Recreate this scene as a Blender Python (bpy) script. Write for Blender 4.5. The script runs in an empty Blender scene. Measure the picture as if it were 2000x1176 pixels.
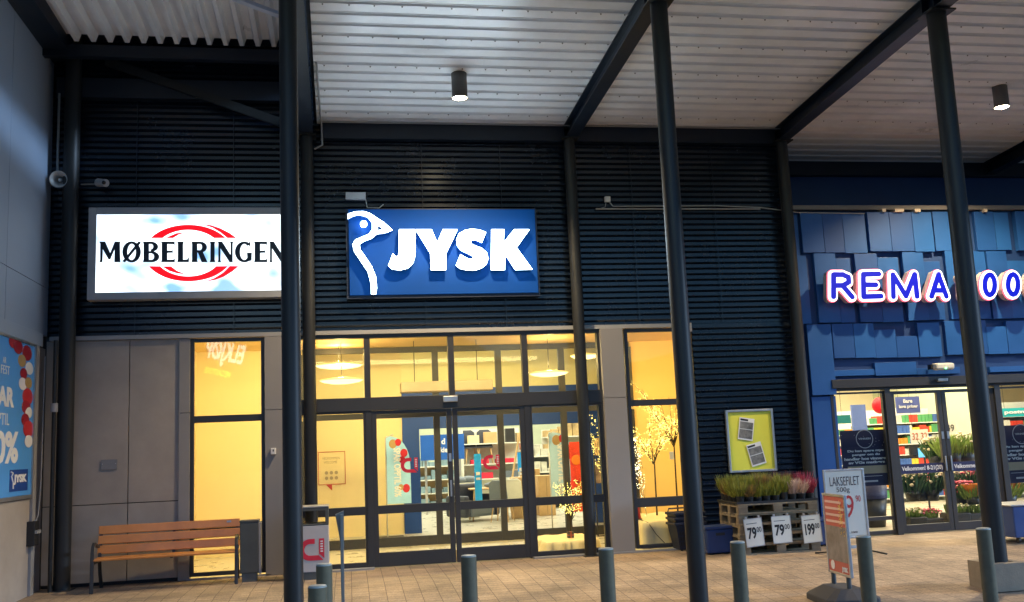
import bpy, bmesh, math, random
from mathutils import Vector, Matrix
random.seed(7)
sc = bpy.context.scene
COL = sc.collection

# ------------------------------------------------------------------ camera
YAW, PIT, ROL, FPX = 0.178754736, 0.145592342, -0.0431475395, 1918.8355
CH = 1.70
_f = Vector((math.sin(YAW)*math.cos(PIT), math.cos(YAW)*math.cos(PIT), math.sin(PIT)))
_r0 = Vector((math.cos(YAW), -math.sin(YAW), 0)); _u0 = _r0.cross(_f)
_c, _s = math.cos(ROL), math.sin(ROL)
CR = _c*_r0 + _s*_u0; CU = -_s*_r0 + _c*_u0; CF = _f
cam_d = bpy.data.cameras.new('camera'); cam = bpy.data.objects.new('camera', cam_d); COL.objects.link(cam)
cam_d.sensor_width = 36; cam_d.sensor_fit = 'HORIZONTAL'; cam_d.lens = FPX/2000*36
cam_d.clip_start = 0.1; cam_d.clip_end = 3000
m = Matrix.Identity(4)
for i in range(3): m[i][0], m[i][1], m[i][2] = CR[i], CU[i], -CF[i]
m[2][3] = CH
cam.matrix_world = m
sc.camera = cam

# ------------------------------------------------------------------ world (late dusk) and light
world = bpy.data.worlds.new('World'); sc.world = world; world.use_nodes = True
wn = world.node_tree.nodes; wl = world.node_tree.links
bg = wn['Background']; sky = wn.new('ShaderNodeTexSky'); sky.sky_type = 'NISHITA'
sky.sun_disc = False; sky.sun_elevation = math.radians(3.0); sky.sun_rotation = math.radians(200)
tint = wn.new('ShaderNodeMix'); tint.data_type = 'RGBA'; tint.blend_type = 'MULTIPLY'; tint.inputs[0].default_value = 1; tint.inputs[7].default_value = (0.32, 0.78, 2.0, 1)
wl.new(sky.outputs[0], tint.inputs[6]); wl.new(tint.outputs[2], bg.inputs[0]); bg.inputs[1].default_value = 0.14
sun_d = bpy.data.lights.new('sun', 'SUN'); sun = bpy.data.objects.new('sun', sun_d); COL.objects.link(sun)
sun_d.energy = 1.3; sun_d.angle = math.radians(9); sun_d.color = (0.50, 0.71, 1.0)
sun.rotation_euler = Vector((-1.0, 0.32, -0.30)).to_track_quat('-Z', 'Y').to_euler()
sc.view_settings.view_transform = 'Standard'; sc.view_settings.look = 'None'
sc.view_settings.gamma = 1; sc.view_settings.exposure = 1.3
sc.cycles.max_bounces = 8; sc.cycles.diffuse_bounces = 4; sc.cycles.glossy_bounces = 4
sc.cycles.transparent_max_bounces = 16; sc.cycles.transmission_bounces = 4
sc.cycles.sample_clamp_indirect = 4.0; sc.cycles.use_denoising = True
sc.cycles.caustics_reflective = False; sc.cycles.caustics_refractive = False

# ------------------------------------------------------------------ measuring: a pixel of the photo onto a real plane
def ray(x, y): return (x-1000)/FPX*CR - (y-588)/FPX*CU + CF
def W(x, y, Y=15.0):
    d = ray(x, y); t = Y/d.y; return d.x*t, CH + d.z*t
def WX(x, y, X):
    d = ray(x, y); t = X/d.x; return d.y*t, CH + d.z*t
def WZ(x, y, z=0.0):
    d = ray(x, y); t = (z-CH)/d.z; return d.x*t, d.y*t

# ------------------------------------------------------------------ materials
MATS = {}
def pbr(name, col, rough=0.6, metal=0.0, var=0.10, scale=3.0, bump=0.0, bscale=60, emit=None, es=0.0, spec=None, coat=0.0, dirt=0.0, trans=0.0):
    if name in MATS: return MATS[name]
    mt = bpy.data.materials.new(name); mt.use_nodes = True
    n = mt.node_tree.nodes; l = mt.node_tree.links; b = n['Principled BSDF']
    b.inputs['Roughness'].default_value = rough; b.inputs['Metallic'].default_value = metal
    if spec is not None: b.inputs['Specular IOR Level'].default_value = spec
    if coat: b.inputs['Coat Weight'].default_value = coat
    if trans: b.inputs['Transmission Weight'].default_value = trans
    tc = n.new('ShaderNodeTexCoord'); nz = n.new('ShaderNodeTexNoise')
    nz.inputs['Scale'].default_value = scale; nz.inputs['Detail'].default_value = 6; nz.inputs['Roughness'].default_value = 0.65
    l.new(tc.outputs['Object'], nz.inputs['Vector'])
    rp = n.new('ShaderNodeValToRGB'); rp.color_ramp.elements[0].position = 0.3; rp.color_ramp.elements[1].position = 0.7
    a = 1-var-dirt; c = 1+var
    rp.color_ramp.elements[0].color = (col[0]*a, col[1]*a, col[2]*a, 1)
    rp.color_ramp.elements[1].color = (min(col[0]*c, 1), min(col[1]*c, 1), min(col[2]*c, 1), 1)
    l.new(nz.outputs['Fac'], rp.inputs['Fac']); l.new(rp.outputs['Color'], b.inputs['Base Color'])
    mr = n.new('ShaderNodeMapRange'); mr.inputs['To Min'].default_value = max(0.03, rough-0.1); mr.inputs['To Max'].default_value = min(1, rough+0.12)
    l.new(nz.outputs['Fac'], mr.inputs['Value']); l.new(mr.outputs[0], b.inputs['Roughness'])
    if bump:
        n2 = n.new('ShaderNodeTexNoise'); n2.inputs['Scale'].default_value = bscale; n2.inputs['Detail'].default_value = 4
        bp = n.new('ShaderNodeBump'); bp.inputs['Strength'].default_value = bump; bp.inputs['Distance'].default_value = 0.01
        l.new(tc.outputs['Object'], n2.inputs['Vector']); l.new(n2.outputs['Fac'], bp.inputs['Height']); l.new(bp.outputs[0], b.inputs['Normal'])
    if emit:
        b.inputs['Emission Color'].default_value = (*emit, 1); b.inputs['Emission Strength'].default_value = es
    MATS[name] = mt; return mt
def emi(name, col, s):
    if name in MATS: return MATS[name]
    mt = bpy.data.materials.new(name); mt.use_nodes = True
    b = mt.node_tree.nodes['Principled BSDF']; b.inputs['Base Color'].default_value = (*[c*0.6 for c in col], 1)
    b.inputs['Roughness'].default_value = 0.4
    b.inputs['Emission Color'].default_value = (*col, 1); b.inputs['Emission Strength'].default_value = s
    MATS[name] = mt; return mt
def glass(name='glass', tint=(0.96, 0.97, 0.95), refl=1.0):
    if name in MATS: return MATS[name]
    mt = bpy.data.materials.new(name); mt.use_nodes = True
    n = mt.node_tree.nodes; l = mt.node_tree.links
    for x in list(n): n.remove(x)
    o = n.new('ShaderNodeOutputMaterial'); mx = n.new('ShaderNodeMixShader'); t = n.new('ShaderNodeBsdfTransparent'); g = n.new('ShaderNodeBsdfGlossy')
    fr = n.new('ShaderNodeFresnel'); fr.inputs[0].default_value = 1.5
    mul = n.new('ShaderNodeMath'); mul.operation = 'MULTIPLY'; mul.inputs[1].default_value = refl
    t.inputs[0].default_value = (*tint, 1); g.inputs['Roughness'].default_value = 0.01
    l.new(fr.outputs[0], mul.inputs[0]); l.new(mul.outputs[0], mx.inputs[0]); l.new(t.outputs[0], mx.inputs[1]); l.new(g.outputs[0], mx.inputs[2]); l.new(mx.outputs[0], o.inputs[0])
    MATS[name] = mt; return mt

steel = pbr('dark_steel_paint', (0.019, 0.020, 0.020), 0.46, var=0.2, scale=1.5, bump=0.05, spec=0.35)
beamm = pbr('beam_paint', (0.005, 0.010, 0.020), 0.42, var=0.15)
clad = pbr('corrugated_dark', (0.0070, 0.0125, 0.0230), 0.25, var=0.25, scale=0.8, spec=0.6)
deckm = pbr('deck_white', (0.79, 0.81, 0.83), 0.30, var=0.08, scale=0.9, dirt=0.10, spec=0.5)
panel = pbr('grey_facade_panel', (0.36, 0.32, 0.28), 0.65, var=0.08, scale=1.6, dirt=.1, bump=0.05, bscale=200)
pillarm = pbr('pillar_panel', (0.25, 0.24, 0.235), 0.6, var=0.05, scale=0.7)
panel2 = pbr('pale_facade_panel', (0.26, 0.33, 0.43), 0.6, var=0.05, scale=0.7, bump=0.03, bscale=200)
sill = pbr('grey_trim', (0.30, 0.30, 0.30), 0.5, var=0.06)
joint = pbr('joint_dark', (0.02, 0.02, 0.022), 0.8)
alu = pbr('window_frame_dark', (0.030, 0.030, 0.032), 0.45, var=0.08)
metal = pbr('brushed_metal', (0.55, 0.55, 0.55), 0.35, 0.9, var=0.1, scale=8)
galv = pbr('galvanised', (0.42, 0.44, 0.45), 0.5, 0.6, var=0.18, scale=6)
black = pbr('black_plastic', (0.015, 0.015, 0.016), 0.5)
rubber = pbr('grey_rubber', (0.045, 0.045, 0.048), 0.8, bump=0.2, bscale=90)
white = pbr('white_paint', (0.75, 0.75, 0.73), 0.5, var=0.04)
wallY = pbr('cream_wall', (0.80, 0.66, 0.36), 0.75, var=0.03, scale=0.8)
wallO = pbr('ochre_wall', (0.82, 0.60, 0.25), 0.75, var=0.03, scale=0.8)
ceilY = pbr('cream_ceiling', (0.80, 0.60, 0.30), 0.8, var=0.03)
floorM = pbr('shop_floor', (0.50, 0.47, 0.38), 0.28, var=0.12, scale=2.5)
navy = pbr('navy_board', (0.005, 0.05, 0.26), 0.5, var=0.06)
rblue = pbr('blue_cladding', (0.012, 0.085, 0.31), 0.45, var=0.10, scale=1.5, bump=0.03)
rblued = pbr('dark_blue_backing', (0.008, 0.04, 0.15), 0.6)
red = pbr('red_print', (0.62, 0.02, 0.05), 0.5)
glassm = glass()
wood = None

# ------------------------------------------------------------------ mesh helpers
class MB:
    def __init__(s): s.v = []; s.f = []; s.sm = []
    def add(s, vs, fs, smooth=False):
        o = len(s.v); s.v += [tuple(v) for v in vs]; s.f += [tuple(i+o for i in f) for f in fs]; s.sm += [smooth]*len(fs); return s
    def box(s, a, b):
        x0, x1 = sorted((a[0], b[0])); y0, y1 = sorted((a[1], b[1])); z0, z1 = sorted((a[2], b[2]))
        return s.add([(x0,y0,z0),(x1,y0,z0),(x1,y1,z0),(x0,y1,z0),(x0,y0,z1),(x1,y0,z1),(x1,y1,z1),(x0,y1,z1)],
              [(0,3,2,1),(4,5,6,7),(0,1,5,4),(1,2,6,5),(2,3,7,6),(3,0,4,7)])
    def tube(s, pts, r, n=8, cap=True, flat=None):
        pts = [Vector(p) for p in pts]; rs = r if isinstance(r, (list, tuple)) else [r]*len(pts)
        rings = []; up = None
        for i, p in enumerate(pts):
            d = (pts[min(i+1, len(pts)-1)]-pts[max(i-1, 0)]).normalized()
            if up is None: up = Vector((0, 0, 1)) if abs(d.z) < 0.9 else Vector((0, 1, 0))
            a = d.cross(up)
            if a.length < 1e-4: a = d.orthogonal()
            a.normalize(); b = a.cross(d).normalized(); up = b
            rings.append([p+rs[i]*(math.cos(2*math.pi*k/n)*a+math.sin(2*math.pi*k/n)*b) for k in range(n)])
        vs = [v for rg in rings for v in rg]; fs = []
        for i in range(len(rings)-1):
            for k in range(n):
                fs.append((i*n+k, i*n+(k+1) % n, (i+1)*n+(k+1) % n, (i+1)*n+k))
        s.add(vs, fs, n > 5)
        if cap: s.add(rings[0], [tuple(range(n))[::-1]]); s.add(rings[-1], [tuple(range(n))])
        return s
    def cyl(s, p0, p1, r0, r1=None, n=24): return s.tube([p0, p1], [r0, r0 if r1 is None else r1], n)
    def lathe(s, prof, c=(0,0,0), n=24, smooth=True):
        vs = []; fs = []
        for (r, z) in prof:
            for k in range(n): vs.append((c[0]+r*math.cos(2*math.pi*k/n), c[1]+r*math.sin(2*math.pi*k/n), c[2]+z))
        for i in range(len(prof)-1):
            for k in range(n): fs.append((i*n+k, i*n+(k+1) % n, (i+1)*n+(k+1) % n, (i+1)*n+k))
        return s.add(vs, fs, smooth)
    def prism(s, poly, y0, y1, sx=1):           # poly in XZ, extruded along Y
        a = sum(poly[i][0]*poly[(i+1) % len(poly)][1]-poly[(i+1) % len(poly)][0]*poly[i][1] for i in range(len(poly)))
        if a < 0: poly = poly[::-1]
        n = len(poly); vs = [(p[0], y0, p[1]) for p in poly]+[(p[0], y1, p[1]) for p in poly]
        fs = [tuple(range(n)), tuple(range(n, 2*n))[::-1]]+[((i+1) % n, i, i+n, (i+1) % n+n) for i in range(n)]
        return s.add(vs, fs)
    def sphere(s, c, r, n=8, m=6, sq=(1,1,1)):
        vs = []; fs = []
        for i in range(m+1):
            t = math.pi*i/m
            for k in range(n):
                p = 2*math.pi*k/n; vs.append((c[0]+sq[0]*r*math.sin(t)*math.cos(p), c[1]+sq[1]*r*math.sin(t)*math.sin(p), c[2]+sq[2]*r*math.cos(t)))
        for i in range(m):
            for k in range(n): fs.append((i*n+k, (i+1)*n+k, (i+1)*n+(k+1) % n, i*n+(k+1) % n))
        return s.add(vs, fs, True)
    def octa(s, c, r):
        x, y, z = c
        return s.add([(x+r,y,z),(x-r,y,z),(x,y+r,z),(x,y-r,z),(x,y,z+r),(x,y,z-r)], [(0,2,4),(2,1,4),(1,3,4),(3,0,4),(2,0,5),(1,2,5),(3,1,5),(0,3,5)])
    def xf(s, M):
        s.v = [tuple(M @ Vector(v)) for v in s.v]; return s

ORG = {}
def link(name, data, parent, loc=None):
    o = bpy.data.objects.new(name, data); COL.objects.link(o)
    if parent is not None: o.parent = parent
    if loc: o.location = loc
    return o
def part(name, mb, mat, parent=None, bevel=0.0, world=True, label=None, tri=False):
    """one mesh object; vertices given in world coordinates when world is True, the root's place is taken off"""
    me = bpy.data.meshes.new(name)
    off = Vector((0, 0, 0))
    if parent is not None and world: off = ORG[parent.name]
    me.from_pydata([tuple(Vector(v)-off) for v in mb.v], [], mb.f)
    me.polygons.foreach_set('use_smooth', mb.sm); me.update()
    bm = bmesh.new(); bm.from_mesh(me)
    if tri: bmesh.ops.triangulate(bm, faces=[f for f in bm.faces if len(f.verts) > 4])
    bmesh.ops.recalc_face_normals(bm, faces=bm.faces) if not tri else None
    bm.to_mesh(me); bm.free()
    me.materials.append(mat)
    o = link(name, me, parent); ORG[o.name] = off
    if label: o['label'] = label
    if bevel:
        b = o.modifiers.new('bevel', 'BEVEL'); b.width = bevel; b.segments = 2; b.limit_method = 'ANGLE'
        me.polygons.foreach_set('use_smooth', [False]*len(me.polygons))
    return o
def thing(name, label, cat, loc=(0,0,0), rz=0.0, group=None):
    o = link(name, None, None, loc); o.rotation_euler = (0, 0, rz); o.empty_display_size = 0.1
    o['label'] = label; o['category'] = cat
    if group: o['group'] = group
    ORG[o.name] = Vector(loc); return o
def tag(o, label, cat, group=None):
    o['label'] = label; o['category'] = cat
    if group: o['group'] = group
    return o
def struct(o): o['kind'] = 'structure'; return o
def dup(root, loc, rz=None, label=None, group=None):
    r = root.copy(); COL.objects.link(r); r.location = loc
    if rz is not None: r.rotation_euler = (0, 0, rz)
    if label: r['label'] = label
    if group: r['group'] = group
    for ch in root.children:
        c = ch.copy(); COL.objects.link(c); c.parent = r
        for g in ch.children:
            d = g.copy(); COL.objects.link(d); d.parent = c
    return r
def text_mb(s, x0, z0, x1, z1, y, th=0.004, bold=0.0, align='fit', shear=0.0):
    """text as a thin solid facing -Y filling the box x0..x1, z0..z1 (world XZ)"""
    cu = bpy.data.curves.new('t', 'FONT'); cu.body = s; cu.extrude = 0.0; cu.offset = bold; cu.resolution_u = 3; cu.shear = shear
    ob = bpy.data.objects.new('t', cu); COL.objects.link(ob)
    me = bpy.data.meshes.new_from_object(ob.evaluated_get(bpy.context.evaluated_depsgraph_get()))
    bpy.data.objects.remove(ob); bpy.data.curves.remove(cu)
    vs = [v.co.copy() for v in me.vertices]; fs = [tuple(p.vertices) for p in me.polygons]
    bpy.data.meshes.remove(me)
    mb = MB()
    if not vs: return mb
    ax = min(v.x for v in vs); bx = max(v.x for v in vs); az = min(v.y for v in vs); bz = max(v.y for v in vs)
    sx = (x1-x0)/(bx-ax); sz = (z1-z0)/(bz-az) if z1 is not None else sx
    P = [(x0+(v.x-ax)*sx, y, z0+(v.y-az)*sz) for v in vs]
    mb.add(P, fs)
    if th > 0:
        # side walls along the boundary edges
        from collections import Counter
        ec = Counter(); dr = {}
        for f in fs:
            for i in range(len(f)):
                a, b = f[i], f[(i+1) % len(f)]; k = (min(a, b), max(a, b)); ec[k] += 1; dr[k] = (a, b)
        n = len(P); mb2 = MB(); mb2.add(P+[(p[0], p[1]+th, p[2]) for p in P], list(fs)+[(dr[k][1], dr[k][0], dr[k][0]+n, dr[k][1]+n) for k, c in ec.items() if c == 1])
        return mb2
    return mb
def pxpoly(pts, Y, ox=0, oy=0, s=1.0): return [W(ox+p[0]*s, oy+p[1]*s, Y) for p in pts]
def rect_frame(mb, x0, z0, x1, z1, y0, y1, w, wb=None, wt=None):
    wb = w if wb is None else wb; wt = w if wt is None else wt
    mb.box((x0, y0, z0), (x0+w, y1, z1)); mb.box((x1-w, y0, z0), (x1, y1, z1))
    mb.box((x0+w, y0, z0), (x1-w, y1, z0+wb)); mb.box((x0+w, y0, z1-wt), (x1-w, y1, z1)); return mb

# ================================================================== GROUND
def paving_mat():
    mt = bpy.data.materials.new('paving'); mt.use_nodes = True
    n = mt.node_tree.nodes; l = mt.node_tree.links; b = n['Principled BSDF']
    tc = n.new('ShaderNodeTexCoord'); br = n.new('ShaderNodeTexBrick'); br.offset = 0.0
    mp = n.new('ShaderNodeMapping'); mp.inputs['Rotation'].default_value = (0, 0, 0.01)
    l.new(tc.outputs['Object'], mp.inputs[0]); l.new(mp.outputs[0], br.inputs['Vector'])
    br.inputs['Scale'].default_value = 1.0; br.inputs['Brick Width'].default_value = 0.21; br.inputs['Row Height'].default_value = 0.14
    br.inputs['Mortar Size'].default_value = 0.005; br.inputs['Mortar Smooth'].default_value = 0.3; br.inputs['Bias'].default_value = 0
    br.inputs['Color1'].default_value = (0.40, 0.305, 0.205, 1); br.inputs['Color2'].default_value = (0.31, 0.235, 0.16, 1)
    br.inputs['Mortar'].default_value = (0.12, 0.09, 0.065, 1)
    nz = n.new('ShaderNodeTexNoise'); nz.inputs['Scale'].default_value = 1.1; nz.inputs['Detail'].default_value = 7; nz.inputs['Roughness'].default_value = 0.7
    l.new(tc.outputs['Object'], nz.inputs['Vector'])
    rp = n.new('ShaderNodeValToRGB'); rp.color_ramp.elements[0].color = (0.58, 0.58, 0.60, 1); rp.color_ramp.elements[1].color = (1.15, 1.12, 1.10, 1)
    rp.color_ramp.elements[0].position = 0.36; rp.color_ramp.elements[1].position = 0.62
    l.new(nz.outputs['Fac'], rp.inputs[0])
    sp = n.new('ShaderNodeTexNoise'); sp.inputs['Scale'].default_value = 45; sp.inputs['Detail'].default_value = 3; l.new(tc.outputs['Object'], sp.inputs['Vector'])
    rs = n.new('ShaderNodeValToRGB'); rs.color_ramp.elements[0].color = (0.75, 0.75, 0.75, 1); rs.color_ramp.elements[1].color = (1.15, 1.15, 1.15, 1)
    rs.color_ramp.elements[0].position = 0.35; rs.color_ramp.elements[1].position = 0.65
    l.new(sp.outputs['Fac'], rs.inputs[0])
    m1 = n.new('ShaderNodeMix'); m1.data_type = 'RGBA'; m1.blend_type = 'MULTIPLY'; m1.inputs[0].default_value = 1
    m2 = n.new('ShaderNodeMix'); m2.data_type = 'RGBA'; m2.blend_type = 'MULTIPLY'; m2.inputs[0].default_value = 1
    l.new(br.outputs['Color'], m1.inputs[6]); l.new(rp.outputs[0], m1.inputs[7]); l.new(m1.outputs[2], m2.inputs[6]); l.new(rs.outputs[0], m2.inputs[7])
    l.new(m2.outputs[2], b.inputs['Base Color']); b.inputs['Roughness'].default_value = 0.72
    bp = n.new('ShaderNodeBump'); bp.inputs['Strength'].default_value = 0.25; bp.inputs['Distance'].default_value = 0.004
    l.new(br.outputs['Fac'], bp.inputs['Height']); bp.invert = True; l.new(bp.outputs[0], b.inputs['Normal'])
    return mt
def gz(Y): return -.05*max(0, 13.2-max(Y, 4.0))      # the pavement falls gently towards the car park
g = MB(); zq = gz(0); gv = []
for Y_ in (14.99, 13.2, 4.0, -200):
    for X_ in (-200, -4.2, 16, 200): gv.append((X_, Y_, gz(Y_)))
g.add(gv, [(4*i+k, 4*i+4+k, 4*i+5+k, 4*i+1+k) for i in range(3) for k in range(3)]); struct(part('ground', g, paving_mat()))
g = MB().box((-60, 14.99, -0.3), (80, 60, -0.004)); struct(part('building_ground', g, pbr('base_concrete', (0.2, 0.2, 0.19), 0.8)))

def horizon_blocker():  # unseen ridge added behind the camera to block low sky light on the facade
    rnd = random.Random(2); mb = MB(); n = 90; vs = []
    for i in range(n+1):
        a = math.radians(150+240*i/n); h = 15+4*math.sin(i*.31)+2.5*math.sin(i*.83)+rnd.uniform(-.8, .8); R0 = 95
        vs += [(R0*math.cos(a), R0*math.sin(a)-10, -.3), ((R0+14)*math.cos(a), (R0+14)*math.sin(a)-10, h), ((R0+60)*math.cos(a), (R0+60)*math.sin(a)-10, -.3)]
    fs = []
    for i in range(n):
        for k in range(2): fs.append((3*i+k, 3*i+3+k, 3*i+4+k, 3*i+1+k))
    mb.add(vs, fs, True); return mb
struct(part('horizon_blocker', horizon_blocker(), pbr('blocker_dark', (.012, .02, .014), .95, var=.5, scale=.4)))

# ================================================================== corrugated sheet builders
def corr_wall(mb, x0, x1, z0, z1, y, pitch=0.092, d=0.045):
    """horizontal ribs on a wall facing -Y"""
    prof = []; z = z0
    while z < z1-1e-6:
        for dz, dy in ((0, 0), (0.50, 0), (0.82, -d), (0.92, -d), (1.0, 0)):
            zz = z+dz*pitch
            if zz <= z1: prof.append((y+dy, zz))
        z += pitch
    nx = 1; vs = []; fs = []
    for p in prof: vs += [(x0, p[0], p[1]), (x1, p[0], p[1])]
    for i in range(len(prof)-1): fs.append((2*i, 2*i+1, 2*i+3, 2*i+2))
    mb.add(vs, fs); return mb
SL = 0.057
def dz(Y, z0=6.74): return z0+SL*(15-Y)

# ================================================================== SHOP BUILDING (centre)
bld = thing('shop_building', 'dark shop building with horizontal corrugated cladding and a tall glazed entrance lit yellow inside', 'building', (1.7, 15.0, 0))
XR = 7.42
m_ = MB(); corr_wall(m_, -4.10, -0.30, 3.52, 9.2, 14.98); corr_wall(m_, -0.30, XR, 3.52, 9.2, 14.98)
corr_wall(m_, 5.62, XR, 0.05, 3.515, 14.98)
m_.box((-4.10, 15.0, 3.52), (XR, 15.12, 9.2)); m_.box((5.62, 15.0, 0.0), (XR, 15.12, 3.52)); m_.box((5.60, 14.93, 0), (XR, 14.99, 0.06))
part('corrugated_cladding', m_, clad, bld)
m_ = MB()
for xx in (-2.9, -1.5, 1.35, 2.6, 4.75, 6.15):
    part('sheet_joint', MB().box((xx-.005, 14.926, 3.53), (xx+.005, 14.934, 9.0)), clad, bld)

m_ = MB(); m_.box((XR, 14.90, 0), (XR+0.06, 16.8, 6.6)); part('corner_trim', m_, beamm, bld)
# flashing between cladding and lower panels
m_ = MB(); m_.box((-4.05, 14.90, 3.455), (5.60, 15.0, 3.515)); m_.box((5.555, 14.90, 3.38), (5.60, 15.0, 3.455)); part('flashing', m_, sill, bld)
# lower left panels with open joints
xj = W(253, 800)[0]; xe = W(352, 800)[0]; zj = W(300, 980)[1]
m_ = MB()
for (a, b) in ((-4.10, xj-0.006), (xj+0.006, xe-0.01)):
    m_.box((a, 14.96, zj+0.006), (b, 15.0, 3.45)); m_.box((a, 14.96, 0.05), (b, 15.0, zj-0.006))
part('wall_panel', m_, panel, bld, bevel=0.002)
m_ = MB(); m_.box((-4.10, 15.0, 0.0), (-2.17, 15.1, 3.45)); part('panel_backing', m_, joint, bld)
def pillar(x0, x1, yf=14.90):
    m_ = MB(); m_.box((x0, yf, 0), (x1, 15.12, 2.36)); m_.box((x0, yf, 2.368), (x1, 15.12, 3.45)); m_.box((x0+.01, yf+.01, 2.36), (x1-.01, 15.11, 2.368))
    part('pillar', m_, pillarm, bld, bevel=0.004)
pillar(xe-0.01, W(372, 800)[0]-.001, 14.93); pillar(W(518, 800)[0]+.001, -0.765); pillar(W(1182, 900)[0], W(1226, 900)[0], 14.86)
glz = 15.05
def window(parent, x0, x1, z0, z1, rails, mull=(), w=0.06, y=15.0, name='window', mat=alu, gl=glassm, wb=None, d=0.07):
    mb = MB(); rect_frame(mb, x0, z0, x1, z1, y-d/2, y+d/2, w, wb)
    for (a, b) in rails: mb.box((x0+w, y-d/2+0.002, a), (x1-w, y+d/2-0.002, b))
    f = part(name, mb, mat, parent, bevel=0.003)
    mb = MB(); mb.add([(x0+w*.5, y, z0+.02), (x1-w*.5, y, z0+.02), (x1-w*.5, y, z1-.02), (x0+w*.5, y, z1-.02)], [(0, 1, 2, 3)])
    part('pane', mb, gl, f); return f
# left tall window, right tall window
window(bld, W(372, 800)[0], W(518, 800)[0], 0.04, 3.45, [(2.215, 2.315), (0.655, 0.765)], w=0.055)
window(bld, W(1226, 800)[0]+.0, 5.60, 0.04, 3.45, [(W(1280, 792)[1], W(1280, 780)[1]), (W(1300, 988)[1], W(1300, 970)[1])], w=0.055)
# main glazing
ZT0, ZT1, ZM0, ZM1 = 2.30, 2.50, 0.775, 0.895
mx = [-0.72, W(721, 900)[0], W(881, 720)[0], W(1025, 720)[0], W(1178, 720)[0]]
hm = 0.045
m_ = MB()
m_.box((mx[0], 14.94, 3.40), (mx[4], 15.07, 3.453)); m_.box((mx[0], 14.93, ZT0), (mx[4], 15.08, ZT1))
for i, x in enumerate(mx):
    lo = 0.0 if i in (0, 1, 3, 4) else ZT1
    if i == 4: m_.box((x-0.09, 14.945, 0), (x, 15.065, ZT0)); m_.box((x-0.09, 14.945, ZT1), (x, 15.065, 3.40))
    else:
        m_.box((x-hm, 14.945, ZT1), (x+hm, 15.065, 3.40))
        if lo == 0: m_.box((x-hm, 14.945, 0), (x+hm, 15.065, ZT0))
part('entrance_frame', m_, alu, bld, bevel=0.003)
for i in range(4):
    a = mx[i]+hm; b = mx[i+1]-(hm if i < 3 else .09)
    mb = MB(); mb.add([(a, 15.0, ZT1), (b, 15.0, ZT1), (b, 15.0, 3.40), (a, 15.0, 3.40)], [(0, 1, 2, 3)]); part('transom_pane', mb, glassm, bld)
window(bld, mx[0]+hm, mx[1]-hm, 0.02, ZT0, [(ZM0, ZM1)], w=0.03, wb=0.07, d=0.09)
window(bld, mx[3]+hm, mx[4]-.09, 0.02, ZT0, [(ZM0, ZM1)], w=0.03, wb=0.07, d=0.09)
def door(parent, x0, x1, z1, y, hx, rails, wb=0.2, w=0.075, mat=alu):
    mb = MB(); rect_frame(mb, x0, 0.015, x1, z1, y-0.03, y+0.03, w, wb, 0.05)
    for (a, b) in rails: mb.box((x0+w, y-0.028, a), (x1-w, y+0.028, b))
    f = part('door', mb, mat, parent, bevel=0.003)
    mb = MB().add([(x0+.03, y, .1), (x1-.03, y, .1), (x1-.03, y, z1-.03), (x0+.03, y, z1-.03)], [(0, 1, 2, 3)]); part('pane', mb, glassm, f)
    if hx is not None:
        part('handle', MB().box((hx-.012, y-.06, .98), (hx+.012, y-.032, 1.22)), metal, f, bevel=0.003); part('lock_plate', MB().box((hx-.02, y-.04, 1.5), (hx+.02, y-.031, 1.62)), metal, f)
    return f
xc = W(885, 900)[0]
door(bld, mx[1]+hm, xc-0.008, ZT0-.005, 14.985, xc-0.05, [(ZM0, ZM1)])
door(bld, xc+0.008, mx[3]-hm, ZT0-.005, 14.985, None, [(ZM0, ZM1)])
for q_ in ((mx[0], mx[1]+.04, 14.80), (mx[3]-.02, 5.6, 14.82), (-2.15, -1.0, 14.9)): part('threshold', MB().box((q_[0], q_[2], 0), (q_[1], 14.94, .025)), sill, bld)
x, z = W(878, 780); m_ = MB().box((x-.11, 14.86, z-.045), (x+.11, 14.93, z+.045)); part('door_sensor', m_, metal, bld, bevel=.01)
# interior shell
m_ = MB()
ZC = 3.56
m_.box((-2.45, 18.0, 0), (-0.62, 18.1, ZC)); m_.box((-2.55, 15.12, 0), (-2.45, 18.1, ZC))
part('interior_wall', m_, wallY, bld)
m_ = MB(); m_.box((W(1232, 720, 18)[0], 18.0, 0), (7.3, 18.1, ZC)); m_.box((7.3, 15.12, 0), (7.4, 18.1, ZC)); part('interior_wall', m_, wallO, bld)
m_ = MB(); m_.box((-2.55, 15.12, ZC), (7.4, 18.0, ZC+.1)); part('interior_ceiling', m_, ceilY, bld)
m_ = MB(); m_.box((-8, 18.1, 4.0), (14, 32, 4.1)); part('interior_ceiling', m_, pbr('store_ceiling', (.55, .52, .42), .8), bld)
m_ = MB(); m_.box((-2.55, 15.08, -.003), (7.3, 31, 0.006)); part('interior_floor', m_, floorM, bld)
m_ = MB(); m_.box((mx[1], 15.12, .006), (mx[3]+.1, 16.7, .018)); part('entrance_mat', m_, pbr('mat_brown', (.10, .075, .045), .95, bump=.3, bscale=300), bld)
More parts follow.
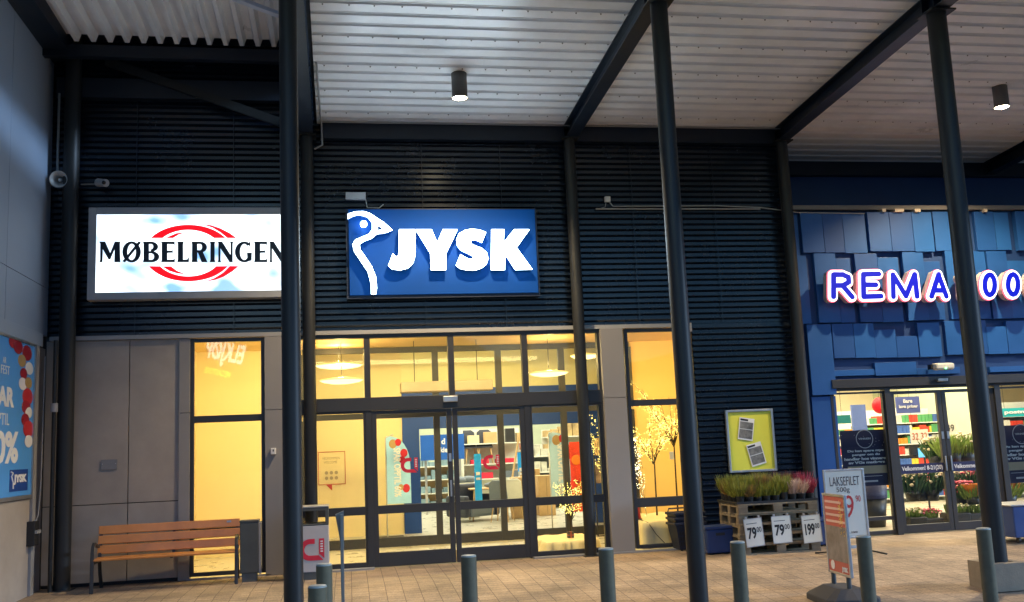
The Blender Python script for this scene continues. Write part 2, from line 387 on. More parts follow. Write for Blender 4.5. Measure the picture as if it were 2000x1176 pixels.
# inner glazed screen at Y=18
YI = 18.0
def WI(x, y=800, Y=YI): return W(x, y, Y)[0]
ztop = 3.46; zdh = W(900, 812, YI)[1]; zm = W(900, 985, YI)[1]
ix = [-0.62, WI(716), WI(852), WI(976), WI(1100), WI(1232)]
m_ = MB()
m_.box((ix[0], 17.95, ztop), (ix[-1], 18.05, ZC-.001)); m_.box((ix[0], 17.955, zdh), (ix[-1], 18.045, zdh+.10))
for i, x in enumerate(ix): 
    w = .03 if i in (1,) else .055
    m_.box((x-w, 17.95, 0), (x+w, 18.05, zdh)); m_.box((x-w, 17.95, zdh+.10), (x+w, 18.05, ztop))
scr = part('inner_screen', m_, alu, bld)
for i in range(5):
    a, b = ix[i]+.056, ix[i+1]-.056
    m_ = MB(); m_.box((a, 17.96, zm-.05), (b, 18.04, zm+.05)); m_.box((a, 17.96, 0.0), (b, 18.04, .17)); part('inner_rail', m_, alu, bld)
    m_ = MB().add([(a, 18, .17), (b, 18, .17), (b, 18, ztop), (a, 18, ztop)], [(0, 1, 2, 3)]); part('inner_pane', m_, glass('inner_glass', (.97, .97, .93), .22), bld)
# store behind
m_ = MB(); YP = 20.6
xa = W(787, 900, YP)[0]; m_.box((-3.2, YP, 0), (xa, YP+.15, 4.0)); m_.box((-3.3, 18.1, 0), (-3.2, YP+.1, 4.0)); part('interior_wall', m_, wallY, bld)
xb = W(820, 900, YP)[0]; zb = W(900, 835, YP)[1]; zt = W(1100, 752, YP)[1]
m_ = MB(); m_.box((xa+.002, YP-.05, 0), (xb, YP+.15, zb)); m_.box((xa+.002, YP-.05, zb), (WI(1170, 800, YP), YP+.15, zt)); m_.box((WI(1130, 800, YP), YP-.04, 0), (WI(1170, 800, YP), YP+.1, zb))
part('portal', m_, navy, bld, label='navy blue portal leading from the lobby into the shop')
m_ = MB(); m_.box((xa+.002, YP, zt), (8.5, YP+.1, 4.0)); m_.box((WI(1170, 800, YP), YP, 0), (8.5, YP+.1, zt)); part('interior_wall', m_, pbr('olive_wall', (.78, .72, .40), .8, var=.04), bld)
m_ = MB(); m_.box((-3, 30, 0), (14, 30.1, 4.0)); m_.box((13.9, 20, 0), (14, 30, 4.0)); m_.box((-1.5, 20.8, 0), (-1.4, 30, 4)); part('interior_wall', m_, pbr('store_wall', (.50, .55, .40), .8, var=.06), bld)

# ================================================================== LAMPS INSIDE (lit) and unseen fill strips
def area(name, loc, sx, sy, power, col, rot=(0, 0, 0), parent=None):
    d = bpy.data.lights.new(name, 'AREA'); d.shape = 'RECTANGLE'; d.size = sx; d.size_y = sy; d.energy = power; d.color = col
    o = bpy.data.objects.new(name, d); COL.objects.link(o); o.location = loc; o.rotation_euler = rot; return o
def point(name, loc, r, power, col):
    d = bpy.data.lights.new(name, 'POINT'); d.shadow_soft_size = r; d.energy = power; d.color = col
    o = bpy.data.objects.new(name, d); COL.objects.link(o); o.location = loc; return o
WARM = (1.0, 0.80, 0.37)
area('lobby_hidden_fill', (1.0, 15.42, 3.53), 6.4, 0.22, 138, WARM, (math.radians(22), 0, 0))  # unseen strip added behind the door header to light the lobby
area('side_lobby_fill', (6.2, 15.42, 3.53), 2.0, 0.22, 50, (1.0, .70, .24), (math.radians(22), 0, 0))  # second unseen strip, added for the right window side of the lobby
area('shop_ceiling_light', (4.0, 25.5, 3.96), 9, 7, 420, (1.0, .96, .80))
area('portal_hidden_fill', (1.8, 18.12, 3.52), 5.5, 0.08, 80, (1.0, .80, .42), (math.radians(20), 0, 0))  # added strip, hidden by the inner screen's top bar, brightens the portal wall
area('supermarket_ceiling_light', (11.3, 16.6, 3.25), 7, 2.2, 150, (1.0, .88, .62))
area('supermarket_back_light', (11.5, 20.5, 3.25), 8, 4, 260, (1.0, .88, .62))

lampglow = emi('lamp_glow', (1.0, .84, .36), 1.0)
def pendant(px, py, Y, label, r=.40):
    x, z = W(px, py, Y); t = thing('pendant_lamp', label, 'lamp', (x, Y, z), group='round pendant lamps in the shop entrance')
    m_ = MB().lathe([(.05, .055), (.052, .035), (r*.5, .03), (r*.86, .015), (r, 0), (r*.96, -.012)], n=32); part('lamp_shade', m_, pbr('lamp_shade', (.75, .62, .3), .5), t, world=False)
    m_ = MB().lathe([(r*.95, -.01), (r*.8, -.04), (r*.45, -.065), (.001, -.075)], n=32); part('diffuser', m_, lampglow, t, world=False)
    if Y >= 17: point('pendant_glow', (x, Y, z+.16), .03, 13, (1, .72, .28))
    m_ = MB().tube([(0, 0, .09), (0, 0, (ZC if Y < 18 else 4.0)-z)], .006, 6); part('cord', m_, black, t, world=False)
pendant(667, 742, 17.0, 'lower of the two bright round pendant lamps in the left entrance pane', .385)
pendant(662, 713, 17.4, 'upper, partly hidden round pendant lamp above another in the left entrance pane', .43)
pendant(1072, 728, 17.0, 'round pendant lamp in the right entrance pane, below and left of a smaller one', .36)
pendant(1142, 694, 16.9, 'thin round pendant lamp at the top of the right entrance pane, crossed by a column', .26)

# air heater
x0, z0 = W(782, 768, 17.0); x1, z1 = W(960, 742, 17.0)
t = thing('air_curtain', 'long pale box heater hung on wires above the inside of the entrance doors', 'heater', ((x0+x1)/2, 17, z0))
part('housing', MB().box((x0, 16.85, z0), (x1, 17.15, z1)), pbr('heater_body', (.34, .27, .17), .5), t, bevel=.02)
for xx in (x0+.25, x1-.25): part('wire', MB().tube([(xx, 17, z1), (xx, 17, ZC)], .006, 6), black, t)

# ================================================================== COLUMNS
def column(x, Y, top, r, label, grp='round steel columns'):
    g0 = gz(Y); top -= g0; t = thing('steel_column', label, 'column', (x, Y, g0), group=grp)
    part('shaft', MB().cyl((0, 0, 0.012), (0, 0, top-.02), r, n=40), steel, t, world=False)
    part('cap_plate', MB().box((-r-.05, -r-.05, top-.02), (r+.05, r+.05, top)), steel, t, world=False)
    part('base_plate', MB().box((-r-.03, -r-.03, 0.0), (r+.03, r+.03, .012)), steel, t, world=False)
    return t
BH = .24
YO = 10.4
oc = [W(568, 600, YO)[0], W(1328, 620, YO)[0], W(1892, 600, YO)[0]]
ic = [W(608, 1000, 14.78)[0], W(1139, 797, 14.78)[0], W(1550, 560, 14.78)[0]]
column(W(133, 600, 14.7)[0], 14.7, 8.6, .11, 'dark round column in the corner beside the bench and loudspeaker')
column(oc[0], YO, 8.2, .098, 'front column covering the right end of the white and red lightbox', 'round steel columns')
column(ic[0], 14.78, dz(14.78)-BH, .093, 'thin column against the wall behind the waste bin with the magnet logo')
column(oc[1], YO, dz(YO)-BH, .101, 'front column standing between the entrance and the yellow notice frame')
column(ic[1], 14.78, dz(14.78)-BH, .09, 'wall column crossing the right pane of the glazed entrance')
column(oc[2], YO, dz(YO)-BH, .115, 'front column in a concrete footing, crossing the blue shop front')
column(ic[2], 14.78, dz(14.78)-BH, .095, 'wall column between corrugated cladding and blue shop front')
# plinth
px_, py_ = oc[2], YO-.15
t = thing('concrete_plinth', 'grey concrete footing block around the foot of the front right column', 'plinth', (px_, YO, gz(YO)))
m_ = MB(); m_.box((-.21, -.24, 0), (-.125, .24, .30)); m_.box((.125, -.24, 0), (.21, .24, .30)); m_.box((-.125, -.24, 0), (.125, -.125, .30)); m_.box((-.125, .125, 0), (.125, .24, .30))
part('block', m_, pbr('concrete', (.25, .205, .145), .85, var=.15, scale=5, bump=.3, bscale=50), t, world=False)

# ================================================================== CANOPY
cp = thing('entrance_canopy', 'steel canopy with white ribbed decking and dark beams over the pavement', 'canopy', (4, 11, 6.7))
# main deck: ribs along X
def deck_main(x0, x1, ya, yb):
    mb = MB(); y = ya; pitch = .275; h = .055; pr = []
    while y < yb:
        for dy, d in ((0, 0), (.185, 0), (.20, h), (.21, h), (.224, 0.008), (.236, 0.008), (.246, h), (.256, h), (.275, 0)):
            yy = y+dy
            if yy <= yb: pr.append((yy, dz(yy)+d))
        y += pitch
    vs = []; fs = []
    for p in pr: vs += [(x0, p[0], p[1]), (x1, p[0], p[1])]
    for i in range(len(pr)-1): fs.append((2*i, 2*i+2, 2*i+3, 2*i+1))
    mb.add(vs, fs)
    return mb
XRR = 24
part('ribbed_deck', deck_main(-.25, 7.6, 6.2, 14.93), deckm, cp)
part('ribbed_deck', deck_main(7.61, XRR, 6.2, 16.55), deckm, cp)
m_ = MB().add([(-.3, 6.2, dz(6.2)+.09), (XRR, 6.2, dz(6.2)+.09), (XRR, 16.6, dz(16.6)+.09), (-.3, 16.6, dz(16.6)+.09)], [(0, 1, 2, 3)])
m_.box((-.3, 6.1, dz(6.2)-.25), (XRR, 6.2, dz(6.2)+.15)); part('roof_sheet', m_, beamm, cp)
# screws on the ribs
m_ = MB()
for Yr in (9.5, 10.34, 11.17, 11.98, 12.83, 13.64, 14.45):
    for i in range(60):
        xx = -.1+i*.31+random.uniform(-.02, .02)
        m_.cyl((xx, Yr, dz(Yr)-.0), (xx, Yr, dz(Yr)-.012), .009, n=6)
o = part('screws', m_, pbr('screw', (.12, .12, .12), .5), cp); o['kind'] = 'stuff'
def ibeam(mb, x, ya, yb, zf, h=BH, w=.2):
    for (xa, xb, za, zb) in ((x-w/2, x+w/2, -.015, 0), (x-.006, x+.006, -h+.015, -.015), (x-w/2, x+w/2, -h, -h+.015)):
        pts = []
        for Y in (ya, yb):
            z = zf(Y); pts += [(xa, Y, z+za), (xb, Y, z+za), (xb, Y, z+zb), (xa, Y, z+zb)]
        mb.add(pts, [(0, 1, 2, 3), (7, 6, 5, 4), (0, 4, 5, 1), (1, 5, 6, 2), (2, 6, 7, 3), (3, 7, 4, 0)])
bx = [(ic[0]+oc[0])/2+.03, (ic[1]+oc[1])/2, (ic[2]+oc[2])/2]
for i, x in enumerate(bx):
    m_ = MB(); ibeam(m_, x, 6.2, 14.95 if i < 2 else 16.5, dz)
    for Y in (YO-.12, YO+.12): m_.box((x-.1, Y-.005, dz(Y)-BH+.015), (x+.1, Y+.005, dz(Y)-.015))
    part('beam', m_, beamm, cp)
m_ = MB(); ibeam(m_, W(1925, 350, 16.5)[0], 6.2, 16.5, dz); part('beam', m_, beamm, cp)
m_ = MB(); m_.box((-.2, 14.80, dz(14.9)-.26), (bx[1]-.1, 14.94, dz(14.9)-.01)); m_.box((bx[1]+.1, 14.80, dz(14.9)-.26), (bx[2]-.1, 14.94, dz(14.9)-.01)); part('wall_beam', m_, beamm, cp)
m_ = MB(); m_.box((bx[2]+.1, 16.35, dz(16.5)-.26), (XRR, 16.5, dz(16.5)-.0)); part('wall_beam', m_, beamm, cp)
# pale edge strip along wall at deck
m_ = MB().tube([(-.2, 14.77, dz(14.8)-.02), (bx[2], 14.77, dz(14.8)-.02)], .012, 6); part('edge_pipe', m_, sill, cp)
# left bay: higher deck with ribs along Y
def deck_left():
    mb = MB(); x = -4.1; pitch = .23; pr = []
    while x < -.45:
        for dx_, d in ((0, 0), (.06, 0), (.095, .11), (.195, .11)):
            pr.append((x+dx_, d))
        x += pitch
    vs = []; fs = []; Ya, Yb = 6.2, 14.25
    zl = lambda Y: 7.70+.02*(14.25-Y)
    for p in pr: vs += [(p[0], Ya, zl(Ya)+p[1]), (p[0], Yb, zl(Yb)+p[1])]
    for i in range(len(pr)-1): fs.append((2*i, 2*i+2, 2*i+3, 2*i+1))
    mb.add(vs, fs); return mb
part('ribbed_deck', deck_left(), deckm, cp, label='higher white deck over the left bay with ribs running towards the wall')
m_ = MB(); m_.box((-4.1, 6.2, 8.0), (-.35, 15.0, 8.05)); m_.box((-.42, 6.2, 7.3), (-.36, 14.95, 8.0)); m_.box((-4.08, 14.3, 7.50), (-.42, 14.42, 7.68)); part('roof_sheet', m_, beamm, cp)
m_ = MB(); m_.box((-4.0, 14.75, 7.05), (-.4, 14.9, 7.35)); part('wall_beam', m_, beamm, cp)
a = W(205, 118, 14.7); b = W(560, 243, 14.7)
m_ = MB(); m_.add([(a[0], 14.70, a[1]-.07), (b[0], 14.70, b[1]-.07), (b[0], 14.70, b[1]+.07), (a[0], 14.70, a[1]+.07), (a[0], 14.74, a[1]-.07), (b[0], 14.74, b[1]-.07), (b[0], 14.74, b[1]+.07), (a[0], 14.74, a[1]+.07)], [(0, 1, 2, 3), (7, 6, 5, 4), (0, 4, 5, 1), (2, 6, 7, 3)])
part('brace', m_, steel, cp)
Yg = 12.6; a = W(452, -6, Yg); b = W(548, 27, Yg)
m_ = MB().add([(a[0], Yg, a[1]), (b[0], Yg+.05, b[1]), (b[0], Yg+.05, b[1]+.05), (a[0], Yg, a[1]+.05), (a[0], Yg+.12, a[1]), (b[0], Yg+.17, b[1]), (b[0], Yg+.17, b[1]+.05), (a[0], Yg+.12, a[1]+.05)], [(0, 1, 2, 3), (7, 6, 5, 4), (0, 4, 5, 1), (1, 5, 6, 2), (2, 6, 7, 3), (3, 7, 4, 0)])
part('gutter', m_, pbr('pale_plastic', (.6, .68, .8), .4), cp)

# downlights
def downlight(px, py0, py1, label):
    Y = 13.0; x, zb = W(px, py1, Y); zt_ = dz(Y)+.02
    t = thing('ceiling_downlight', label, 'lamp', (x, Y, zt_), group='cylindrical downlights under the canopy')
    h = zt_-zb; r = .108
    part('housing', MB().lathe([(.001, 0), (r, 0), (r, -h), (r-.006, -h), (r-.006, -h+.02)], n=32), pbr('downlight_body', (.11, .105, .10), .45), t, world=False)
    part('diffuser', MB().lathe([(.001, -h-.006), (r-.03, -h-.002), (r-.008, -h+.006)], n=32), emi('downlight_lens', (1, .84, .55), 26), t, world=False)
    d = bpy.data.lights.new('downlight', 'SPOT'); d.energy = 640; d.color = (1, .74, .42); d.spot_size = math.radians(132); d.spot_blend = .55; d.shadow_soft_size = .07
    o = bpy.data.objects.new('downlight', d); COL.objects.link(o); o.location = (x, Y, zb-.03)
    return x
downlight(898, 145, 192, 'cylindrical ceiling lamp shining above the blue sign with white letters')
downlight(1957, 170, 210, 'cylindrical ceiling lamp shining near the right edge above the blue shop front')

# ================================================================== NEIGHBOUR WALL (left)
XL = -4.08
nb = thing('neighbour_building', 'pale panelled building wall at the left edge, bluish in the evening light', 'building', (XL, 10, 0))
def yl(x, y): return WX(x, y, XL)
zj1 = yl(50, 540)[1]; zb1 = yl(40, 640)[1]
jy = yl(20, 300)[0]
m_ = MB()
ys = [2.0, 5.0, 8.0, jy-.004, 14.9]
zs = [zb1+.02, zj1, 8.8]
for i in range(len(ys)-1):
    for j in range(2):
        m_.box((XL-.05, ys[i]+.004, zs[j]+.004), (XL, ys[i+1]-.004, zs[j+1]-.004))
part('wall_panel', m_, panel2, nb, bevel=.002)
m_ = MB(); m_.box((XL-.3, 2, 0), (XL-.051, 15.2, 9.2)); m_.box((XL-.05, 14.91, 0), (XL-.02, 15.2, 9.2)); part('wall_backing', m_, joint, nb)
m_ = MB(); m_.box((XL-.05, 2, zb1-.16), (XL+.03, 14.6, zb1+.018)); part('ledge', m_, panel2, nb, bevel=.004)
pyr = yl(62, 800)[0]; zpb = yl(40, 968)[1]
m_ = MB(); m_.box((XL-.06, 2, .0), (XL-.0, pyr+.02, zpb-.06)); m_.box((XL-.06, pyr+.20, 0), (XL-.02, 14.9, zb1-.16)); part('lower_panel', m_, panel, nb)
m_ = MB(); m_.box((XL-.06, pyr+.04, .0), (XL+.03, pyr+.18, zb1-.16)); part('vertical_trim', m_, sill, nb)
m_ = MB(); m_.box((XL+.002, 2, 7.60), (XL+.33, 14.9, 8.2)); part('roof_edge', m_, beamm, nb)
# poster on the wall
def skybl(): return pbr('poster_blue', (.08, .33, .78), .35, var=.05)
def xtext(s, y0, y1, z0, z1, mat, parent, X=XL+.02, bold=.02, name='lettering', shear=0):
    mb = text_mb(s, 0, 0, 1, 1, 0, 0.003, bold)
    mb.v = [(X-v[1], y0+v[0]*(y1-y0), z0+v[2]*(z1-z0)) for v in mb.v]
    mb.f = [f for f in mb.f]; return part(name, mb, mat, parent)
zpt = zb1-.19
t = thing('wall_poster', 'light blue sale poster with red and white balloons in a frame on the left wall', 'poster', (XL, pyr-1.3, zpb))
Pp = XL+.012
part('sheet', MB().box((XL-.03, pyr-2.6, zpb), (Pp, pyr, zpt)), skybl(), t)
m_ = MB(); m_.box((XL-.05, pyr-2.6, zpb-.05), (XL+.03, pyr+.03, zpb-.001)); m_.box((XL-.05, pyr, zpb), (XL+.03, pyr+.03, zpt)); m_.box((XL-.05, pyr-2.6, zpt+.001), (XL+.03, pyr+.03, zpt+.03)); part('frame', m_, metal, t)
wp = pbr('poster_white', (.8, .8, .8), .4, var=.02)
def yz(x, y): return WX(x, y, Pp)
def wordpx(s, xr, yt, yb, aspect, bold=.02):
    y1, z1 = yz(xr, yt); _, z0 = yz(xr, yb); h = z1-z0; xtext(s, y1-h*aspect, y1, z0, z1, wp, t, Pp+.004, bold)
wordpx('AR', 12, 698, 710, 1.6, .0); wordpx('FEST', 19, 716, 733, 3.0, .0)
wordpx('SPAR', 28, 758, 797, 4.0, .05); wordpx('OPPTIL', 18, 808, 831, 5.0, .0); wordpx('60%', 36, 842, 905, 3.0, .04)
m_ = MB(); ya, za = yz(19, 918); yb, zb_ = yz(53, 957); m_.box((Pp, ya, zb_), (Pp+.004, yb, za)); part('logo_box', m_, navy, t)
ya, za = yz(26, 927); yb, zb_ = yz(51, 945); xtext('JYSK', ya, yb, zb_, za, wp, t, Pp+.008, .06)
m_ = MB(); pts = [yz(x, y) for x, y in ((20, 922), (24, 924), (21, 931), (24, 942), (24, 955))]; m_.tube([(Pp+.006, a, b) for a, b in pts], .012, 6); part('logo_bird', m_, wp, t)
bal = {'r': pbr('balloon_red', (.35, .015, .03), .3), 'w': wp, 'g': pbr('balloon_gold', (.45, .3, .12), .3), 'R': pbr('balloon_red2', (.55, .03, .04), .3)}
for (x, y, rr, c) in ((26, 668, 9, 'r'), (36, 678, 10, 'r'), (54, 690, 11, 'r'), (44, 705, 9, 'g'), (58, 720, 9, 'w'), (47, 730, 8, 'r'), (45, 750, 9, 'w'), (56, 748, 8, 'g'), (55, 775, 12, 'R'), (52, 795, 10, 'r'), (57, 806, 8, 'w'), (50, 820, 9, 'r'), (56, 838, 12, 'R'), (56, 862, 9, 'w')):
    yy, zz = yz(x, y); yy2, zz2 = yz(x, y+rr*1.25); r = zz-zz2
    o = part('balloon_print', MB().sphere((Pp+.001*len(t.children) % .006, yy-.02, zz), r, 14, 10, (.02, 2.3, 1.1)), bal[c], t)
# loudspeaker horn
Yh, zh = WX(100, 348, XL+.02)
hx, hz = W(115, 349, Yh-.2); t = thing('horn_loudspeaker', 'small grey horn loudspeaker on the left wall pointing outwards', 'loudspeaker', (XL, Yh, hz))
m_ = MB(); m_.lathe([(.03, .16), (.035, .05), (.05, 0), (.08, -.06), (.12, -.11), (.123, -.115), (.115, -.11), (.06, -.04)], n=28)
R_ = Matrix.Translation((hx, Yh-.12, hz)) @ Matrix.Rotation(math.radians(-82), 4, 'X') @ Matrix.Rotation(math.radians(0), 4, 'Y')
m_.xf(R_); part('horn', m_, pbr('horn_grey', (.42, .42, .40), .4), t)
part('driver', MB().sphere((hx, Yh-.13, hz+.0), .032, 10, 8), white, t)
part('bracket', MB().tube([(hx-.02, Yh+.06, hz), (XL+.08, Yh+.1, hz+.03), (XL, Yh+.1, hz+.03)], .02, 8), galv, t)
t = tag(part('pipe', MB().tube([(XL+.12, 14.75, 7.1), (XL+.12, 14.75, 5.9)], .018, 8), sill), 'thin grey pipe running up the corner above the loudspeaker', 'pipe')
# drain pipe
dx = W(107, 750, 14.6)[0]
t = thing('downpipe', 'slim dark downpipe in the corner beside the poster, widening at a coupling', 'pipe', (dx, 14.6, 0))
part('pipe', MB().cyl((dx, 14.6, 0.0), (dx, 14.6, W(107, 665, 14.6)[1]), .028, n=16), steel, t)
part('coupling', MB().cyl((dx, 14.6, W(107, 805, 14.6)[1]), (dx, 14.6, W(107, 788, 14.6)[1]), .05, n=16), sill, t)
# socket box on left wall
yb_, zb_ = WX(64, 1042, XL+.05)
t = thing('socket_box', 'small black electrical box low on the left wall with a cable', 'electrical box', (XL, yb_, zb_))
part('box', MB().box((XL-.02, yb_-.10, zb_-.16), (XL+.10, yb_+.10, zb_+.16)), black, t, bevel=.01)
part('flap', MB().box((XL+.10, yb_-.09, zb_+.0), (XL+.13, yb_+.09, zb_+.04)), sill, t)
part('cable', MB().tube([(XL+.03, yb_+.10, zb_+.1), (XL+.05, yb_+.22, zb_+.22), (XL+.05, yb_+.3, zb_+.6), (XL+.05, yb_+.35, zb_+2.4)], .009, 6), sill, t)

# ================================================================== SIGNS
# white lightbox with dark lettering and red rings
YS = 14.72
def Z5(pts, Y): return pxpoly(pts, Y, 160, 380, .21)
a = W(173, 405, YS); b = W(579, 585, YS)
SX0, SX1, SZ0, SZ1 = a[0], b[0], W(173, 586, YS)[1], a[1]
t = thing('lightbox_sign', 'white illuminated sign with dark MØBELRINGEN lettering across red rings', 'sign', ((SX0+SX1)/2, 14.95, SZ0))
fx = W(187, 500, YS)[0]-SX0; fz = .105
m_ = MB(); rect_frame(m_, SX0, SZ0, SX1, SZ1, YS, 14.93, fx, fz, fz); m_.box((SX0+.02, 14.80, SZ0+.02), (SX1-.02, 14.92, SZ1-.02))
part('frame', m_, pbr('sign_frame', (.40, .41, .42), .5), t, bevel=.006)
def lb_face():
    mt = bpy.data.materials.new('lightbox_face'); mt.use_nodes = True
    n = mt.node_tree.nodes; l = mt.node_tree.links; bs = n['Principled BSDF']
    tc = n.new('ShaderNodeTexCoord'); nz = n.new('ShaderNodeTexNoise'); nz.inputs['Scale'].default_value = 2.6; nz.inputs['Detail'].default_value = 1
    mp = n.new('ShaderNodeMapping'); mp.inputs['Location'].default_value = (1.7, 0, 0.3); mp.inputs['Scale'].default_value = (.8, 1, 1.2)
    l.new(tc.outputs['Object'], mp.inputs[0]); l.new(mp.outputs[0], nz.inputs['Vector'])
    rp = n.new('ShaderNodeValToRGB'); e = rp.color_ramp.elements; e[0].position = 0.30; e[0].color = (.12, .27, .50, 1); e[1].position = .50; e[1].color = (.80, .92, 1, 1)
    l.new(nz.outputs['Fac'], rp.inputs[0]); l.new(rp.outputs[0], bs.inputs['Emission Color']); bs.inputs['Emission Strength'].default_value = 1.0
    bs.inputs['Base Color'].default_value = (.5, .5, .5, 1); return mt
part('face', MB().box((SX0+fx, YS+.02, SZ0+fz), (SX1-fx, YS+.03, SZ1-fz)), lb_face(), t)
dk = pbr('lettering_dark', (.006, .014, .030), .45)
def ltr(s, xa, xb, za=437, zb=628, bold=.045):
    p0 = W(160+xa*.21, 380+zb*.21, YS); p1 = W(160+xb*.21, 380+za*.21, YS)
    return text_mb(s, p0[0], p0[1], p1[0], p1[1], YS+.005, .014, bold)
def serif(mb, x, z, w=13, h=9):
    p0 = W(160+(x-w)*.21, 380+(z+h)*.21, YS); p1 = W(160+(x+w)*.21, 380+(z)*.21, YS)
    mb.box((p0[0], YS+.003, p0[1]), (p1[0], YS+.016, p1[1]))
def bars(lst, y0=YS+.002, y1=YS+.018):
    """heavy letter strokes in sign pixels, each a thin prism; slightly different depths so no two faces share a plane"""
    mb = MB()
    for i, p in enumerate(lst): mb.prism(Z5(p, YS), y0+.0012*i, y1+.0004*i)
    return mb
T, B_ = 437, 628
def stem(x0, x1): return [(x0-6, T), (x1+6, T), (x1, T+22), (x1, B_-22), (x1+6, B_), (x0-6, B_), (x0, B_-22), (x0, T+22)]
def arc(cx, cy, rx, ry, a0, a1, th, n=16, thy=None):
    thy = th if thy is None else thy; o = []; ii = []
    for k in range(n+1):
        t_ = math.radians(a0+(a1-a0)*k/n); o.append((cx+rx*math.cos(t_), cy-ry*math.sin(t_))); ii.append((cx+(rx-th)*math.cos(t_), cy-(ry-thy)*math.sin(t_)))
    return o+ii[::-1]
def Eb(x0, x1, mid=True):
    L_ = [stem(x0, x0+52)]
    L_ += [[(x0+40, T), (x1, T), (x1, T+38), (x1-10, T+24), (x0+40, T+22)], [(x0+40, B_-22), (x1-10, B_-24), (x1, B_-40), (x1+2, B_), (x0+40, B_)], [(x0+40, 522), (x1-24, 520), (x1-18, 508), (x1-18, 548), (x1-24, 540), (x0+40, 542)]]
    return L_
glyphs = {
 'M': [[(160, T), (215, T), (262, 545), (305, T), (355, T), (352, T+20), (356, B_), (300, B_), (303, 505), (262, 602), (246, 602), (192, 505), (190, B_), (160, B_), (168, B_-20), (170, T+20)]],
 'Ø': [arc(461, 533, 86, 98, 88, 272, 46, 20, 22), arc(461, 533, 86, 98, -92, 92, 46, 20, 22), [(528, 432), (548, 446), (398, 630), (376, 620)]],
 'B': [stem(572, 622), arc(640, 484, 68, 47, -90, 90, 46, 14, 22), [(600, T), (641, T), (641, T+22), (600, T+22)], arc(648, 577, 70, 51, -90, 90, 48, 14, 22), [(600, B_), (649, B_), (649, B_-22), (600, B_-22)], [(600, 526), (648, 526), (648, 545), (600, 545)]],
 'E': Eb(741, 862), 'L': [stem(891, 940), [(930, B_-22), (980, B_-26), (996, B_-50), (994, B_), (930, B_)]],
 'R': [stem(1023, 1072), arc(1100, 488, 62, 51, -90, 90, 46, 14, 22), [(1060, T), (1101, T), (1101, T+22), (1060, T+22)], [(1060, 517), (1101, 517), (1101, 539), (1060, 539)], [(1076, 535), (1122, 528), (1168, B_), (1112, B_)]],
 'I': [stem(1194, 1234)],
 'N': [[(1262, T), (1304, T), (1382, 560), (1382, T+18), (1374, T), (1408, T), (1402, T+18), (1402, B_), (1372, B_), (1288, 500), (1288, B_-18), (1294, B_), (1262, B_), (1268, B_-18), (1268, T+18)]],
 'G': [arc(1510, 533, 88, 97, 48, 312, 48, 24, 22), [(1534, 540), (1580, 540), (1578, 612), (1540, 622)], [(1556, T+2), (1566, T+2), (1566, 482), (1552, 474)]],
 'F': Eb(1606, 1722),
 'O': [[(1742, T), (1784, T), (1862, 560), (1862, T+18), (1854, T), (1888, T), (1882, T+18), (1882, B_), (1852, B_), (1768, 500), (1768, B_-18), (1774, B_), (1742, B_), (1748, B_-18), (1748, T+18)]]}
for k, g_ in glyphs.items(): part('letter', bars(g_), dk, t, tri=True)
rr_ = emi('ring_red', (.80, .0, .006), .55)
def clipband(cx, cy, rx, ry, ix_, iy, zc, up):
    pts = []; n = 26; s_ = 1 if up else -1; dyc = abs(zc-cy)
    a0 = math.asin(dyc/ry); a1 = math.asin(dyc/iy)
    for k in range(n+1):
        q = a0+(math.pi-2*a0)*k/n; pts.append((cx+rx*math.cos(q), cy-s_*ry*math.sin(q)))
    for k in range(n+1):
        q = math.pi-a1-(math.pi-2*a1)*k/n; pts.append((cx+ix_*math.cos(q), cy-s_*iy*math.sin(q)))
    return pts
rings = [clipband(987, 544, 411, 264, 316, 217, 403, True), clipband(987, 544, 413, 262, 316, 216, 666, False)]
cres = [[(1125, 276), (1200, 284), (1290, 315), (1370, 355), (1437, 403), (1352, 403), (1290, 352), (1215, 306)],
        [(1455, 665), (1400, 712), (1320, 762), (1240, 792), (1140, 810), (1230, 778), (1310, 728), (1376, 665)],
        [(965, 350), (880, 358), (820, 383), (780, 403), (845, 403), (900, 370)],
        [(745, 667), (828, 667), (880, 708), (965, 740), (890, 733), (810, 708)]]
for p in rings+cres:
    part('ring', MB().prism(Z5(p, YS), YS+.008, YS+.019), rr_, t, tri=True)

# blue sign with white bird and JYSK letters
def Zj(pts, Y): return pxpoly(pts, Y, 560, 120, .4422)
YJ = 14.80
t = thing('blue_shop_sign', 'blue rectangular sign with glowing white JYSK letters and bird outline', 'sign', (1.7, 14.9, 4.1))
a = W(680, 409, YJ); b = W(1046, 410, YJ); c = W(1052, 577, YJ); d = W(684, 577, YJ)
jb = pbr('sign_blue', (.001, .035, .18), .7, var=.05, spec=.15, emit=(.0, .10, .42), es=.10)
part('panel', MB().box((a[0], YJ, d[1]), (c[0], YJ+.10, a[1])), jb, t, bevel=.005)
part('frame', MB().box((a[0]-.04, YJ+.03, d[1]-.05), (c[0]+.03, YJ+.13, a[1]+.02)), pbr('sign_back', (.01, .02, .05), .5), t)
wg = emi('letter_white_glow', (.66, .86, 1), 9.0); we = pbr('letter_side', (.02, .10, .40), .4)
YL = YJ-.13
